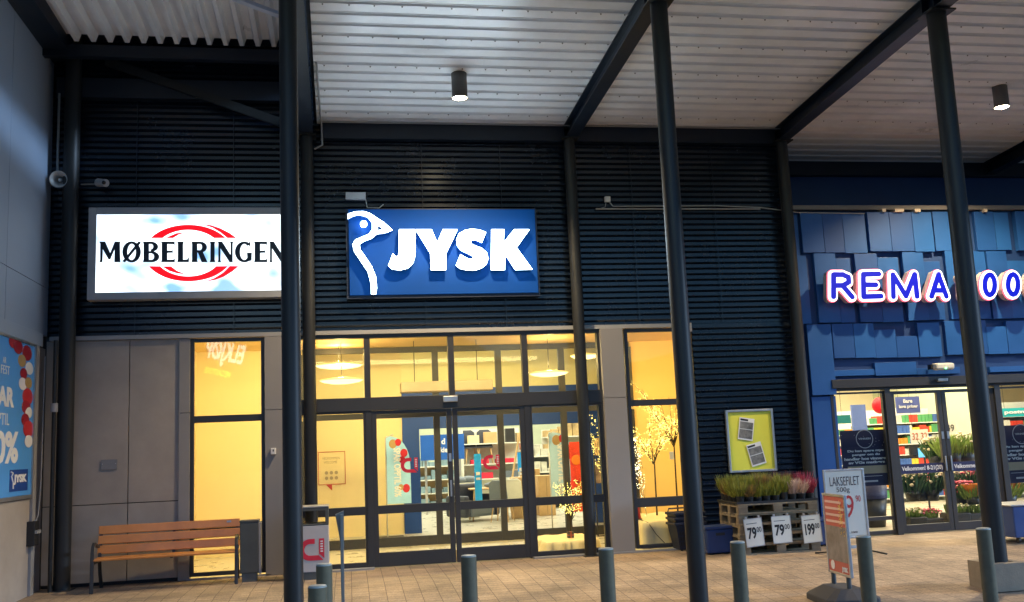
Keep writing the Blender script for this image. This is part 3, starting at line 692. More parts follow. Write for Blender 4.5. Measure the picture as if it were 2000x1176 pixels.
J = {'J': [(497, 742), (569, 742), (567, 860), (558, 890), (536, 912), (500, 922), (465, 916), (449, 901), (469, 848), (478, 860), (488, 862), (495, 852)],
 'Y': [(570, 742), (640, 742), (665, 800), (690, 742), (755, 742), (703, 850), (703, 920), (637, 920), (635, 848)],
 'S': [(880, 755), (862, 800), (835, 788), (818, 790), (812, 798), (816, 806), (835, 815), (862, 825), (884, 845), (890, 872), (882, 896), (862, 912), (835, 921), (800, 922), (765, 914), (748, 900), (768, 852), (790, 866), (812, 874), (824, 870), (824, 860), (800, 848), (770, 834), (753, 812), (750, 785), (762, 760), (785, 746), (815, 740), (850, 743)],
 'K': [(905, 742), (960, 742), (958, 800), (1005, 742), (1072, 742), (1015, 822), (1085, 918), (1010, 920), (965, 850), (963, 920), (903, 920)]}
for k, p in J.items():
    f = part('letter', MB().prism(Zj(p, YL), YL, YL+.02), wg, t, tri=True)
    part('letter_side', MB().prism(Zj(p, YL), YL+.021, YJ-.002), we, f, tri=True)
bird = [(267, 672), (300, 660), (340, 658), (370, 668), (395, 685), (432, 708), (470, 745), (445, 758), (400, 765), (375, 785), (345, 796), (325, 808), (328, 830), (350, 860), (380, 905), (397, 950), (402, 1000), (397, 1030), (371, 1030), (369, 985), (355, 930), (325, 885), (295, 840), (287, 808), (300, 785), (330, 772), (360, 760), (374, 740), (374, 712), (355, 690), (325, 681), (295, 685), (268, 698)]
def inset(P, d):
    a = sum(P[i][0]*P[(i+1) % len(P)][1]-P[(i+1) % len(P)][0]*P[i][1] for i in range(len(P))); sg = 1 if a > 0 else -1; o = []
    for i in range(len(P)):
        p, q, r_ = Vector(P[i-1]), Vector(P[i]), Vector(P[(i+1) % len(P)]); t1 = (q-p).normalized(); t2 = (r_-q).normalized()
        n = Vector((-(t1.y+t2.y), t1.x+t2.x)); n = n.normalized() if n.length > 1e-4 else Vector((0, 0)); o.append(tuple(q+n*d*sg))
    return o
f = part('bird_outline', MB().prism(inset(Zj(bird, YL), .013), YL, YL+.02), wg, t, tri=True)
part('outline_side', MB().prism(inset(Zj(bird, YL), .013), YL+.021, YJ-.002), we, f, tri=True)
part('beak_gap', MB().prism(Zj([(400, 722), (428, 742), (402, 747)], YL), YL-.004, YL+.001), jb, f, tri=True)
part('eye', MB().prism(Zj([(340+15*math.cos(q/14*6.283), 718+15*math.sin(q/14*6.283)) for q in range(14)], YL), YL, YL+.02), wg, f)

# ================================================================== SUPERMARKET (right)
sm = thing('supermarket_building', 'supermarket front clad in stepped blue panels with a glazed entrance under it', 'building', (9.6, 15, 0))
YR = 14.9
def Z7(x, y, Y=YR): return W(1500+x*.34, 380+y*.34, Y)
x0b = W(1552, 450, 15)[0]
zdoor = W(1700, 757, 15)[1]
m_ = MB(); m_.box((XR+.06, 15.0, zdoor+.0), (16, 15.1, W(1700, 413, 15)[1])); m_.box((XR+.06, 15.0, 0), (W(1632, 900, 15)[0], 15.1, zdoor)); part('backing_wall', m_, rblued, sm)
m_ = MB(); m_.box((XR+.06, 14.9, W(1700, 412, 15)[1]), (16, 16.4, W(1700, 404, 15)[1])); part('parapet', m_, pbr('parapet_grey', (.16, .15, .15), .6), sm)
m_ = MB(); m_.box((XR+.06, 16.5, 4.8), (16, 16.6, 7.2)); part('upper_wall', m_, pbr('upper_wall_blue', (.015, .06, .22), .6), sm)
# panels: (x0, x1, y0, y1) in pixels of the enlarged view, depth out of the wall
PAN = [(190, 315, 105, 335, .10), (316, 430, 105, 335, .10), (431, 560, 108, 338, .07), (575, 700, 103, 327, .12), (701, 830, 103, 327, .12), (831, 945, 103, 330, .12),
       (950, 1050, 100, 325, .10), (1190, 1300, 100, 322, .09), (1301, 1385, 105, 320, .06), (1425, 1560, 98, 322, .12), (1561, 1700, 98, 322, .12),
       (275, 400, 337, 738, .07), (401, 485, 368, 738, .04), (510, 640, 340, 735, .08), (641, 760, 362, 735, .05), (785, 905, 330, 725, .09), (906, 1000, 385, 722, .05), (1030, 1105, 325, 718, .09), (1106, 1260, 325, 718, .05), (1270, 1385, 325, 715, .10), (1386, 1560, 380, 712, .05),
       (235, 375, 745, 1155, .12), (370, 492, 742, 942, .08), (493, 610, 740, 940, .08), (611, 735, 775, 940, .06), (736, 860, 812, 938, .07), (861, 990, 735, 935, .07), (1018, 1130, 725, 922, .10), (1131, 1255, 722, 920, .08), (1256, 1370, 758, 918, .09), (1371, 1490, 725, 916, .07), (1491, 1600, 725, 916, .09),
       (376, 610, 1003, 1045, .05), (611, 850, 960, 1042, .07), (851, 1100, 990, 1036, .05), (1101, 1330, 1030, 1034, .05), (1270, 1600, 980, 1022, .06),
       (245, 385, 1158, 2060, .04), (175, 232, 352, 745, .03), (148, 188, 118, 700, .02)]
pm = [rblue, pbr('blue_cladding_b', (.010, .07, .27), .45, var=.1, scale=1.5), pbr('blue_cladding_c', (.016, .098, .34), .4, var=.1, scale=1.5)]
for i, (xa, xb_, ya, yb, dd) in enumerate(PAN):
    dd = dd*.55+.012; ym_ = min((ya+yb)/2, 1155); p0 = (Z7(xa, ym_, 15-dd)[0], Z7(xa, yb, 15-dd)[1]); p1 = (Z7(xb_, ym_, 15-dd)[0], Z7(xb_, ya, 15-dd)[1])
    za_ = max(p0[1], .02)
    if p1[1]-za_ < .02: continue
    part('cladding_panel', MB().box((p0[0]+.002, 15-dd-.02, za_), (p1[0]-.002, 14.998, p1[1])), pm[i % 3], sm, bevel=.003)
# lamps on the parapet
for i, (x, w_) in enumerate(((660, 12), (748, 30), (853, 20), (1243, 12))):
    p = Z7(x, 96, 14.9); t = thing('facade_floodlight', ('narrow lamp left of the others on top of the blue cladding', 'widest lamp on top of the blue cladding', 'lamp on top of the blue cladding just left of the front column', 'small lamp on top of the blue cladding right of the front column')[i], 'lamp', (p[0], 14.9, p[1]-.02), group='small lamps on the cladding top')
    part('housing', MB().box((p[0]-w_*.0028, 14.86, p[1]-.02), (p[0]+w_*.0028, 15.0, p[1]+.035)), pbr('lamp_pale', (.6, .5, .4), .5), t, bevel=.004)
    part('bracket', MB().box((p[0]-.01, 14.90, p[1]-.04), (p[0]+.01, 14.93, p[1]-.02)), black, t)

# glowing letters
t = thing('supermarket_sign', 'REMA 1000 sign in blue letters with glowing white and pink rims on the blue front', 'sign', (9.2, 14.6, 3.8))
YM = 14.62
rw = emi('rim_white', (1, .95, .97), 1.1); rp_ = emi('rim_pink', (1, .12, .18), .8); rb = emi('letter_blue', (.0, .004, .50), .35)
shell = pbr('letter_shell', (.55, .50, .48), .5)
LT = {'R': [[(372, 588), (372, 462), (425, 462), (458, 476), (460, 505), (425, 524), (378, 524)], [(425, 526), (480, 590)]],
      'E': [[(632, 458), (543, 460), (546, 588), (645, 585)], [(545, 520), (615, 520)]],
      'M': [[(716, 588), (713, 462), (788, 585), (838, 460), (852, 586)]],
      'A': [[(934, 586), (974, 460), (1020, 586)], [(950, 552), (1004, 552)]],
      '1': [[(1122, 478), (1134, 462), (1138, 584)]],
      '0': [[(1268+28*math.sin(q/16*6.2832)*1.0, 520-(58*math.cos(q/16*6.2832))) for q in range(17)]],
      'O': [[(1402+28*math.sin(q/16*6.2832), 518-(58*math.cos(q/16*6.2832))) for q in range(17)]],
      'Q': [[(1538+28*math.sin(q/16*6.2832), 516-(58*math.cos(q/16*6.2832))) for q in range(17)]]}
def strokes(L_, r, y, fl):
    mb = MB()
    for s_ in L_:
        pts = [Z7(x, z, YM) for x, z in s_]
        q = [Vector((p[0], 0, p[1])) for p in pts]; cl = (q[0]-q[-1]).length < 1e-4
        for a_, b_ in zip(q[:-1], q[1:]):
            dd = (b_-a_); L = dd.length; dd.normalize(); ang = math.atan2(dd.z, dd.x); prof = []
            for k in range(11): prof.append((a_.x+r*math.cos(ang+math.pi/2+math.pi*k/10), a_.z+r*math.sin(ang+math.pi/2+math.pi*k/10)))
            for k in range(11): prof.append((b_.x+r*math.cos(ang-math.pi/2+math.pi*k/10), b_.z+r*math.sin(ang-math.pi/2+math.pi*k/10)))
            strokes.i = (strokes.i+1) % 17; e_ = strokes.i*.0006
            mb.prism(prof, y-e_, y+fl)
    return mb
strokes.i = 0
for k, L_ in LT.items():
    f = part('letter', strokes(L_, .089, YM+.01, .022), rp_, t)
    part('white_rim', strokes(L_, .077, YM-.012, .02), rw, f)
    part('blue_face', strokes(L_, .043, YM-.028, .014), rb, f)
    part('shell', strokes(L_, .080, YM+.045, .12), shell, f)

# supermarket entrance
zh_ = zdoor
sx = lambda x, y=900: W(x, y, 15.0)[0]
m_ = MB(); m_.box((sx(1632), 14.93, W(1700, 762, 15)[1]), (16, 15.08, zh_-.001)); m_.box((sx(1632), 14.88, W(1700, 738, 15)[1]-.02), (16, 15.0-.001, W(1700, 757, 15)[1]))
px0 = [sx(1728, 760), sx(1942, 760)]
for x in px0: m_.box((x-.05, 14.93, 0), (x+.05, 15.08, W(1700, 762, 15)[1]))
m_.box((sx(1632)-.02, 14.94, 0), (sx(1632)+.03, 15.07, W(1700, 762, 15)[1]))
part('entrance_frame', m_, alu, sm, bevel=.003)
ztr = W(1700, 765, 15)[1]
xm = (sx(1838, 800))
window(sm, sx(1632)+.03, px0[0]-.05, .02, ztr, [(W(1700, 1010, 15)[1]-.06, W(1700, 1010, 15)[1])], w=.03, wb=.06)
window(sm, px0[1]+.05, 12.6, .02, ztr, [(W(1990, 985, 15)[1]-.06, W(1990, 985, 15)[1])], w=.03, wb=.06)
d1 = door(sm, px0[0]+.055, xm-.006, ztr-.01, 14.99, xm-.05, [], wb=.13)
d2 = door(sm, xm+.006, px0[1]-.055, ztr-.01, 14.99, xm+.05, [], wb=.13)
tw = pbr('print_white', (.75, .75, .75), .5, var=.02); nv = pbr('poster_navy', (.018, .02, .075), .5, var=.1)
bz0, bz1 = W(1790, 925, 14.95)[1], W(1790, 906, 14.95)[1]
for dd, xa, xb_ in ((d1, px0[0]+.12, xm-.08), (d2, xm+.08, px0[1]-.12)):
    part('opening_hours_band', MB().box((xa, 14.975, bz0), (xb_, 14.979, bz1)), nv, dd)
    part('lettering', text_mb('Velkommen! 8-21(20)', xa+.03, bz0+.03, xb_-.02, bz1-.035, 14.970, .003, .02), tw, dd)
m_ = MB(); m_.box((XR+.06, 18.8, 0), (16, 18.9, 3.4)); m_.box((XR+.08, 15.1, 3.3), (16, 18.8, 3.4)); m_.box((7.46, 15.1, 0), (7.5, 24, 3.4)); 
m2 = MB().box((7.5, 24, 0), (20, 24.1, 3.4)); m2.box((7.5, 15.12, 3.3), (20, 24, 3.4)); m2.box((7.46, 15.12, 0), (7.5, 24, 3.4)); m2.box((19.9, 15.1, 0), (20, 24, 3.4))
part('interior_wall', m2, pbr('market_wall', (.75, .66, .48), .7, var=.05), sm)
part('interior_floor', MB().box((7.5, 15.08, -.003), (19.9, 24, .008)), floorM, sm)
# emergency lamp
p = W(1840, 716, 14.8)
t = thing('emergency_light', 'pale rectangular emergency lamp with green dot above the supermarket doors', 'lamp', (p[0], 14.8, p[1]))
part('housing', MB().box((p[0]-.17, 14.70, p[1]-.055), (p[0]+.17, 14.86, p[1]+.055)), pbr('lamp_cream', (.62, .6, .52), .5), t, bevel=.03)
part('indicator', MB().sphere((p[0]+.0, 14.70, p[1]-.035), .012, 8, 6), emi('led_green', (.1, 1, .3), 6), t)
part('bracket', MB().box((p[0]-.2, 14.80, p[1]-.04), (p[0]-.17, 14.9, p[1]+.04)), black, t)
p = W(1840, 742, 14.85); tag(part('door_sensor', MB().box((p[0]-.09, 14.82, p[1]-.025), (p[0]+.09, 14.879, p[1]+.025)), galv, bevel=.01), 'small grey motion sensor above the supermarket doors', 'sensor')

# ================================================================== WALL FITTINGS on the dark cladding
p = W(197, 357, 14.75)
t = thing('security_camera', 'small pale security camera on the dark cladding above the white lightbox', 'camera', (p[0], 14.9, p[1]))
part('arm', MB().tube([(p[0]-.32, 14.93, p[1]+.02), (p[0]-.05, 14.90, p[1]+.02), (p[0], 14.84, p[1])], .012, 6), sill, t)
mb = MB().cyl((-.02, .08, 0), (.02, -.10, -.0), .062, .056, 20); mb.xf(Matrix.Translation((p[0]+.01, 14.76, p[1])) @ Matrix.Rotation(math.radians(35), 4, 'Z') @ Matrix.Rotation(math.radians(12), 4, 'X'))
part('housing', mb, pbr('cam_grey', (.45, .45, .46), .4), t)
part('lens', MB().sphere((p[0]+.06, 14.665, p[1]-.02), .03, 10, 8), black, t)
p0 = W(675, 391, 14.93); p1 = W(714, 377, 14.93)
t = thing('junction_box', 'flat pale box with a cable above the left end of the blue sign', 'junction box', (p0[0], 14.93, p0[1]))
part('box', MB().box((p0[0], 14.88, p0[1]), (p1[0], 14.945, p1[1])), pbr('box_pale', (.50, .52, .55), .5), t, bevel=.006)
part('cable', MB().tube([(p1[0], 14.93, p0[1]+.01), (p1[0]+.02, 14.92, p0[1]-.12), (p1[0]+.2, 14.91, p0[1]-.13), (p1[0]+.27, 14.92, p0[1]-.07)], .007, 5), white, t)
p = W(1186, 390, 14.92)
t = thing('junction_box', 'small white junction box with two cables on the cladding right of the blue sign', 'junction box', (p[0], 14.92, p[1]))
part('box', MB().box((p[0]-.045, 14.88, p[1]-.04), (p[0]+.045, 14.945, p[1]+.045)), white, t, bevel=.006)
c0 = W(1170, 408, 14.92); c1 = W(1400, 410, 14.92); c2 = W(1545, 412, 14.92); c3 = W(1440, 399, 14.92)
part('cable', MB().tube([(p[0]+.03, 14.925, p[1]-.03), (p[0]+.09, 14.92, p[1]-.11), (c1[0], 14.92, p[1]-.10), (c3[0]+.4, 14.92, p[1]-.13), (7.6, 14.9, p[1]-.22), (8.8, 14.9, p[1]-.24)], .010, 6), sill, t)
part('cable', MB().tube([(p[0]-.02, 14.925, p[1]-.03), (p[0]-.04, 14.92, p[1]-.12), (c0[0], 14.92, c0[1])], .006, 5), sill, t)
t = tag(part('conduit', MB().tube([(c0[0]-.05, 14.925, c0[1]), (W(1485, 408, 14.92)[0], 14.925, c0[1]-.0)], .014, 8), sill), 'long straight pale conduit on the cladding below the small white junction box', 'conduit')
p0 = W(617, 150, 12.6); p1 = W(626, 250, 14.4)
tag(part('conduit', MB().tube([(p0[0], 12.75, dz(12.7)-.0), (p0[0]+.01, 12.78, dz(12.7)-.04), (p1[0], 14.5, dz(14.5)-.03), (p1[0]+.01, 14.7, dz(14.5)-.10), (p1[0]+.02, 14.72, dz(14.5)-.42), (p1[0]-.1, 14.74, dz(14.5)-.48)], .013, 8), sill), 'thin pale conduit running along the white decking above the left end of the blue sign', 'conduit')
p0 = W(197, 918, 14.95); p1 = W(229, 897, 14.95)
t = thing('wall_plate', 'small blank grey plate on the grey panels behind the bench', 'plate', (p0[0], 14.95, p0[1]))
part('plate', MB().box((p0[0], 14.945, p0[1]), (p1[0], 14.959, p1[1])), pbr('plate_grey', (.21, .21, .22), .5), t, bevel=.003)
part('screws', MB().cyl((p0[0]+.02, 14.944, p0[1]+.08), (p0[0]+.02, 14.94, p0[1]+.08), .006, n=8).cyl((p1[0]-.02, 14.944, p0[1]+.08), (p1[0]-.02, 14.94, p0[1]+.08), .006, n=8), metal, t)
p = W(534, 882, 14.85)
t = thing('wall_keypad', 'tiny pale box on the grey pillar right of the tall left window', 'box', (p[0], 14.9, p[1]))
part('body', MB().box((p[0]-.035, 14.82, p[1]-.04), (p[0]+.035, 14.90, p[1]+.05)), white, t, bevel=.005)
part('slot', MB().box((p[0]-.008, 14.815, p[1]), (p[0]+.008, 14.8195, p[1]+.03)), black, t)
# yellow notice frame
p0 = W(1425, 924, 14.9); p1 = W(1508, 798, 14.9)
t = thing('notice_frame', 'silver snap frame with yellow backing and two photo sheets on the dark cladding', 'notice board', (p0[0], 14.9, p0[1]))
m_ = MB(); rect_frame(m_, p0[0], p0[1], p1[0], p1[1], 14.88, 14.93, .035); part('frame', m_, metal, t, bevel=.004)
part('backing', MB().box((p0[0]+.02, 14.905, p0[1]+.02), (p1[0]-.02, 14.915, p1[1]-.02)), pbr('notice_yellow', (.72, .72, .07), .5, var=.04), t)
def grey_photo():
    return pbr('photo_grey', (.16, .16, .15), .5, var=.7, scale=9)
for cx_, cy_, an in ((1457, 838, 10), (1477, 887, -13)):
    p = W(cx_, cy_, 14.9); R_ = Matrix.Translation((p[0], 14.895, p[1])) @ Matrix.Rotation(math.radians(an), 4, 'Y')
    f = part('photo_sheet', MB().box((-.125, -.002, -.175), (.125, .002, .175)).xf(R_), white, t)
    part('picture', MB().box((-.11, -.004, -.15), (.11, -.0025, -.01)).box((-.11, -.004, .0), (.11, -.0025, .11)).xf(R_), grey_photo(), f)
    part('heading', MB().box((-.11, -.004, .125), (.02, -.0025, .155)).xf(R_), black, f)

# ================================================================== BENCH
wood = pbr('bench_wood', (.52, .21, .05), .45, var=.22, scale=2.2, coat=.25, bump=.08, bscale=30)
t = thing('park_bench', 'wooden slatted bench with dark iron legs and armrests against the grey wall', 'bench', (-2.33, 14.42, 0), math.radians(2.5))
L2 = .94
def slat(mb, y, z, w, th, tilt, L=L2):
    c = MB().box((-L, -th/2, -w/2), (L, th/2, w/2)); c.xf(Matrix.Translation((0, y, z)) @ Matrix.Rotation(tilt, 4, 'X')); mb.add(c.v, c.f)
for (y, z, ti, nm) in ((.22, .50, -.18, 'back_slat'), (.255, .63, -.22, 'back_slat'), (.29, .76, -.22, 'back_slat')):
    m_ = MB(); slat(m_, y, z+.02, .115, .028, ti); part(nm, m_, wood, t, bevel=.008, world=False)
for (y, z) in ((-.22, .425), (-.09, .415), (.04, .41), (.16, .415)):
    m_ = MB(); slat(m_, y, z, .112, .028, math.pi/2+.02, L2); part('seat_slat', m_, wood, t, bevel=.008, world=False)
iron = pbr('bench_iron', (.05, .05, .052), .4, .5, var=.15)
def flatbar(pts, w, h, x):
    mb = MB(); n = len(pts); vs = []
    for i, p in enumerate(pts):
        a_ = Vector((0, *pts[max(i-1, 0)])); b_ = Vector((0, *pts[min(i+1, n-1)])); d_ = (b_-a_).normalized(); nn = Vector((0, -d_.z, d_.y))
        c_ = Vector((x, *p))
        vs += [c_+nn*h/2+Vector((-w/2, 0, 0)), c_+nn*h/2+Vector((w/2, 0, 0)), c_-nn*h/2+Vector((w/2, 0, 0)), c_-nn*h/2+Vector((-w/2, 0, 0))]
    fs = []
    for i in range(n-1):
        for k in range(4): fs.append((4*i+k, 4*i+(k+1) % 4, 4*i+4+(k+1) % 4, 4*i+4+k))
    fs += [(0, 3, 2, 1), (4*n-4, 4*n-3, 4*n-2, 4*n-1)]
    mb.add(vs, fs); return mb
for x in (-L2+.02, L2-.02):
    f = part('leg', flatbar([(-.29, 0), (-.27, .2), (-.26, .39), (-.25, .52), (-.20, .60), (-.12, .63), (.0, .60), (.16, .57)], .045, .04, x), iron, t, world=False, bevel=.006)
    part('leg', flatbar([(.36, 0), (.25, .2), (.19, .39), (.25, .6), (.315, .83)], .045, .035, x+(.012 if x < 0 else -.012)), iron, t, world=False, bevel=.006)
    part('seat_support', flatbar([(-.25, .385), (.0, .38), (.2, .385)], .04, .03, x), iron, t, world=False)
for x in (0.05,):
    part('back_bracket', flatbar([(.0, .385), (.2, .39), (.25, .6), (.315, .83)], .035, .02, x), iron, t, world=False)
part('plaque', MB().box((L2-.18, .275, .79), (L2-.12, .283, .815)), metal, t, world=False)
# ashtray post
p = WZ(487, 1137, 0)
t = thing('ash_bin', 'narrow dark grey ash bin standing at the right end of the bench', 'bin', (p[0], p[1]+.1, 0))
dg = pbr('bin_darkgrey', (.075, .082, .078), .5, var=.12)
part('body', MB().box((-.125, -.11, .12), (.125, .11, .80)), dg, t, bevel=.008, world=False)
part('foot', MB().box((-.10, -.09, 0), (.10, .09, .119)), pbr('bin_foot', (.12, .13, .12), .6), t, world=False)
part('lid', MB().box((-.13, -.115, .801), (.13, .115, .83)), dg, t, bevel=.006, world=False)
part('side_panel', MB().box((.128, -.10, .1), (.155, .10, .79)), sill, t, world=False)
# waste bin with magnet logo
p = WZ(602, 1133, 0)
t = thing('waste_bin', 'pale grey waste bin with dark top and crimson magnet logo behind the front column', 'bin', (p[0], p[1]+.2, 0))
bw, bd, bh = .285, .2, .97
part('body', MB().box((-bw, -bd, .10), (bw, bd, .72)), pbr('bin_pale', (.46, .45, .45), .45, var=.05), t, bevel=.01, world=False)
part('base', MB().box((-bw+.01, -bd+.01, 0), (bw-.01, bd-.01, .10)), dg, t, world=False)
m_ = MB(); m_.box((-bw, -bd, .72), (-bw+.045, bd, .92)); m_.box((bw-.045, -bd, .72), (bw, bd, .92)); m_.box((-bw, -bd, .92), (bw, bd, .965)); m_.box((-bw+.045, -bd+.0, .721), (bw-.045, bd, .745))
part('top', m_, dg, t, bevel=.006, world=False)
part('lid', MB().box((-bw-.005, -bd-.005, .966), (bw+.005, bd+.005, .985)), galv, t, bevel=.005, world=False)
def magnet(cx, cz, s, y, parent, world=True, mat=red):
    out = []
    for k in range(13): q = math.radians(90+180*k/12); out.append((cx+s*.5*math.cos(q)-s*.0, cz+s*.5*math.sin(q)))
    inn = []
    for k in range(13): q = math.radians(270-180*k/12); inn.append((cx+s*.27*math.cos(q), cz+s*.27*math.sin(q)))
    poly = [(cx+s*.22, cz+s*.5)]+out+[(cx+s*.62, cz-s*.5), (cx+s*.40, cz-s*.27)]+inn+[(cx+s*.22, cz+s*.27)]
    f = part('magnet_logo', MB().prism(poly, y-.004, y), mat, parent, world=world, tri=True)
    m_ = MB().prism([(cx+s*.42, cz+s*.5), (cx+s*.66, cz+s*.5), (cx+s*.66, cz-s*.42), (cx+s*.42, cz-s*.2)], y-.004, y); part('logo_bar', m_, mat, f, world=world, tri=True)
    m_ = MB()
    for k in range(5): m_.box((cx+s*.48, y-.007, cz-s*.12+s*.115*k), (cx+s*.60, y-.0045, cz-s*.12+s*.115*k+s*.06))
    part('logo_marks', m_, tw, f, world=world)
magnet(.03, .40, .29, -bd-.001, t, world=False)

# slender edge-on post
m_ = MB(); Yq = 9.2
pt = W(667, 1004, Yq); pt = (pt[0], pt[1]-gz(Yq))
t = thing('sheet_post', 'slender bare metal sheet post seen edge-on in front of the entrance frame', 'post', (pt[0], Yq, gz(Yq)))
part('blade', flatbar([(-.03, 0), (-.01, .3), (.0, .55), (-.01, .85), (-.02, pt[1])], .03, .12, 0), pbr('post_grey', (.16, .165, .15), .55, .1), t, world=False, bevel=.004)
part('top_flare', MB().prism([(-.055, pt[1]), (.02, pt[1]+.03), (.018, pt[1]-.28), (-.01, pt[1]-.28)], -.05, .01), pbr('post_grey', (.16, .165, .15), .55, .1), t, world=False)
part('foot', MB().box((-.06, -.1, 0), (.06, .1, .012)), galv, t, world=False)

# ================================================================== BOLLARDS
bolm = pbr('bollard_steel', (.12, .10, .055), .7, .0, var=.25, scale=5, dirt=.1)
def bollard(x, y, h, label, r=.058):
    h -= gz(y); t = thing('bollard', label, 'bollard', (x, y, gz(y)), group='round steel bollards along the pavement')
    part('post', MB().lathe([(r, 0), (r, h-.012)], n=28), bolm, t, world=False)
    part('cap', MB().lathe([(r, h-.012), (r-.004, h-.002), (r-.012, h), (.001, h)], n=28), pbr('bollard_cap', (.32, .33, .28), .5, .2), t, world=False); return t
YB = 7.45
labs = ['second bollard from the left, just behind the nearest one', 'bollard standing in front of the double entrance doors', 'bollard at the foot of the wall column right of the entrance doors', 'bollard in front of the stack of pallets', 'bollard beside the red and grey pavement sign', 'bollard overlapping the concrete footing at the right']
for (px, pyt), lb in zip(((633, 1101), (915, 1084), (1183, 1070), (1440, 1057), (1686, 1046), (1920, 1031)), labs):
    x, z = W(px, pyt, YB); bollard(x, YB, z, lb)
x, z = W(620, 1143, 6.35); bollard(x, 6.35, z, 'nearest and lowest bollard at the lower left, beside the front column')

# ================================================================== PALLETS, PLANTS, PRICE SIGNS
pw = pbr('pallet_wood', (.21, .165, .105), .8, var=.35, scale=6, bump=.2, bscale=40)
pw2 = pbr('pallet_block', (.17, .13, .085), .85, var=.3, scale=6)
fl = WZ(1457, 1084); fr = WZ(1604, 1078)
pcx, pcy = (fl[0]+fr[0])/2, 13.62
def pallet(label):
    t = thing('wooden_pallet', label, 'pallet', (pcx, pcy+.4, 0), math.radians(-1.5), group='stacked wooden pallets')
    for i, yy in enumerate((-.35, 0, .35)):
        part('bottom_board', MB().box((-.6, yy-.05, 0), (.6, yy+.05, .02)), pw, t, world=False)
    for yy in (-.35, 0, .35):
        for xx in (-.53, 0, .53): part('block', MB().box((xx-.07, yy-.05, .0205), (xx+.07, yy+.05, .098)), pw2, t, world=False, bevel=.004)
    part('stringer_boards', MB().box((-.6, -.4, .0985), (-.455, .4, .12)).box((-.07, -.4, .0985), (.07, .4, .12)).box((.455, -.4, .0985), (.6, .4, .12)), pw, t, world=False)
    for yy, w_ in ((-.33, .07), (-.165, .05), (0, .07), (.165, .05), (.33, .07)):
        part('top_board', MB().box((-.6, yy-w_, .1205), (.6, yy+w_, .142)), pw, t, world=False, bevel=.003)
    return t
PL = ['bottom wooden pallet of the stack, resting on the pavement', 'second wooden pallet from the bottom of the stack', 'middle wooden pallet of the stack', 'fourth wooden pallet, just below the top one', 'topmost wooden pallet carrying the heather pots']
pal = pallet(PL[0])
for i in range(1, 5): dup(pal, (pcx+random.uniform(-.012, .012), pcy+.4+random.uniform(-.01, .01), .1435*i), math.radians(-1.5+random.uniform(-.8, .8)), PL[i])
TOPZ = .1435*4+.1425
t = thing('plant_tray', 'black plastic tray on the top pallet holding all the potted heathers', 'tray', (pcx, pcy+.4, TOPZ), math.radians(-1.5))
part('tray_floor', MB().box((-.61, -.39, .0), (.61, .39, .008)), black, t, world=False)
m_ = MB(); rect_frame(m_, -.62, 0, .62, .05, 0, 0, .0) if False else None
for q in ((-.62, -.40, .62, -.385), (-.62, .385, .62, .40), (-.62, -.385, -.605, .385), (.605, -.385, .62, .385)): m_.box((q[0], q[1], .0), (q[2], q[3], .035))
part('tray_rim', m_, black, t, world=False)
def heather(kind, mat, label, grp):
    t = thing('potted_heather', label, 'potted plant', (0, 0, 0), group=grp)
    part('pot', MB().lathe([(.045, 0), (.06, .09), (.064, .095), (.058, .1), (.03, .085), (.001, .085)], n=16), pbr('pot_black', (.02, .02, .02), .6), t, world=False)
    mb = MB(); rnd = random.Random(kind)
    for k in range(230):
        a_ = rnd.uniform(0, 6.283); r0 = .05*math.sqrt(rnd.random()); h = rnd.uniform(.08, .25); lean = rnd.uniform(.02, .12)
        x0, y0 = r0*math.cos(a_), r0*math.sin(a_); x1, y1 = x0+lean*math.cos(a_+rnd.uniform(-.6, .6)), y0+lean*math.sin(a_+rnd.uniform(-.6, .6))
        w_ = rnd.uniform(.0025, .005); b_ = rnd.uniform(0, 3.14); dx_, dy_ = w_*math.cos(b_), w_*math.sin(b_)
        xm_, ym_, zm_ = (x0*.4+x1*.6), (y0*.4+y1*.6), .09+h*.6
        mb.add([(x0-dx_, y0-dy_, .088), (x0+dx_, y0+dy_, .088), (xm_+dx_*1.5, ym_+dy_*1.5, zm_), (xm_-dx_*1.5, ym_-dy_*1.5, zm_), (x1, y1, .09+h)], [(0, 1, 2, 3), (3, 2, 4)])
    part('foliage', mb, mat, t, world=False)
    return t
hg = pbr('heather_green', (.21, .22, .025), .7, var=.45, scale=25); hg2 = pbr('heather_rust', (.22, .14, .04), .7, var=.4, scale=25)
hw = pbr('heather_white', (.62, .45, .36), .7, var=.2, scale=25); hp = pbr('heather_pink', (.34, .035, .07), .7, var=.3, scale=25); hr = pbr('heather_darkred', (.12, .02, .03), .7, var=.3)
def ploc(ix_, iy_): 
    a_ = math.radians(-1.5); x = -.53+ix_*.133; y = -.31+iy_*.155
    return (pcx+x*math.cos(a_)-y*math.sin(a_), pcy+.4+x*math.sin(a_)+y*math.cos(a_), TOPZ+.009)
hA = heather(1, hg, 'green potted heather at the left front corner of the black tray', 'green potted heathers in the tray')
hB = heather(2, hg2, 'rust tinted potted heather in the left part of the tray', 'rust tinted heathers in the tray')
hC = heather(3, hw, 'creamy white potted heather in the front row', 'white heathers in the tray')
hD = heather(4, hp, 'crimson pink potted heather at the right end of the tray', 'pink heathers in the tray')
hE = heather(5, hr, 'dark red potted heather between the green and white ones', 'dark red heathers in the tray')
used = set()
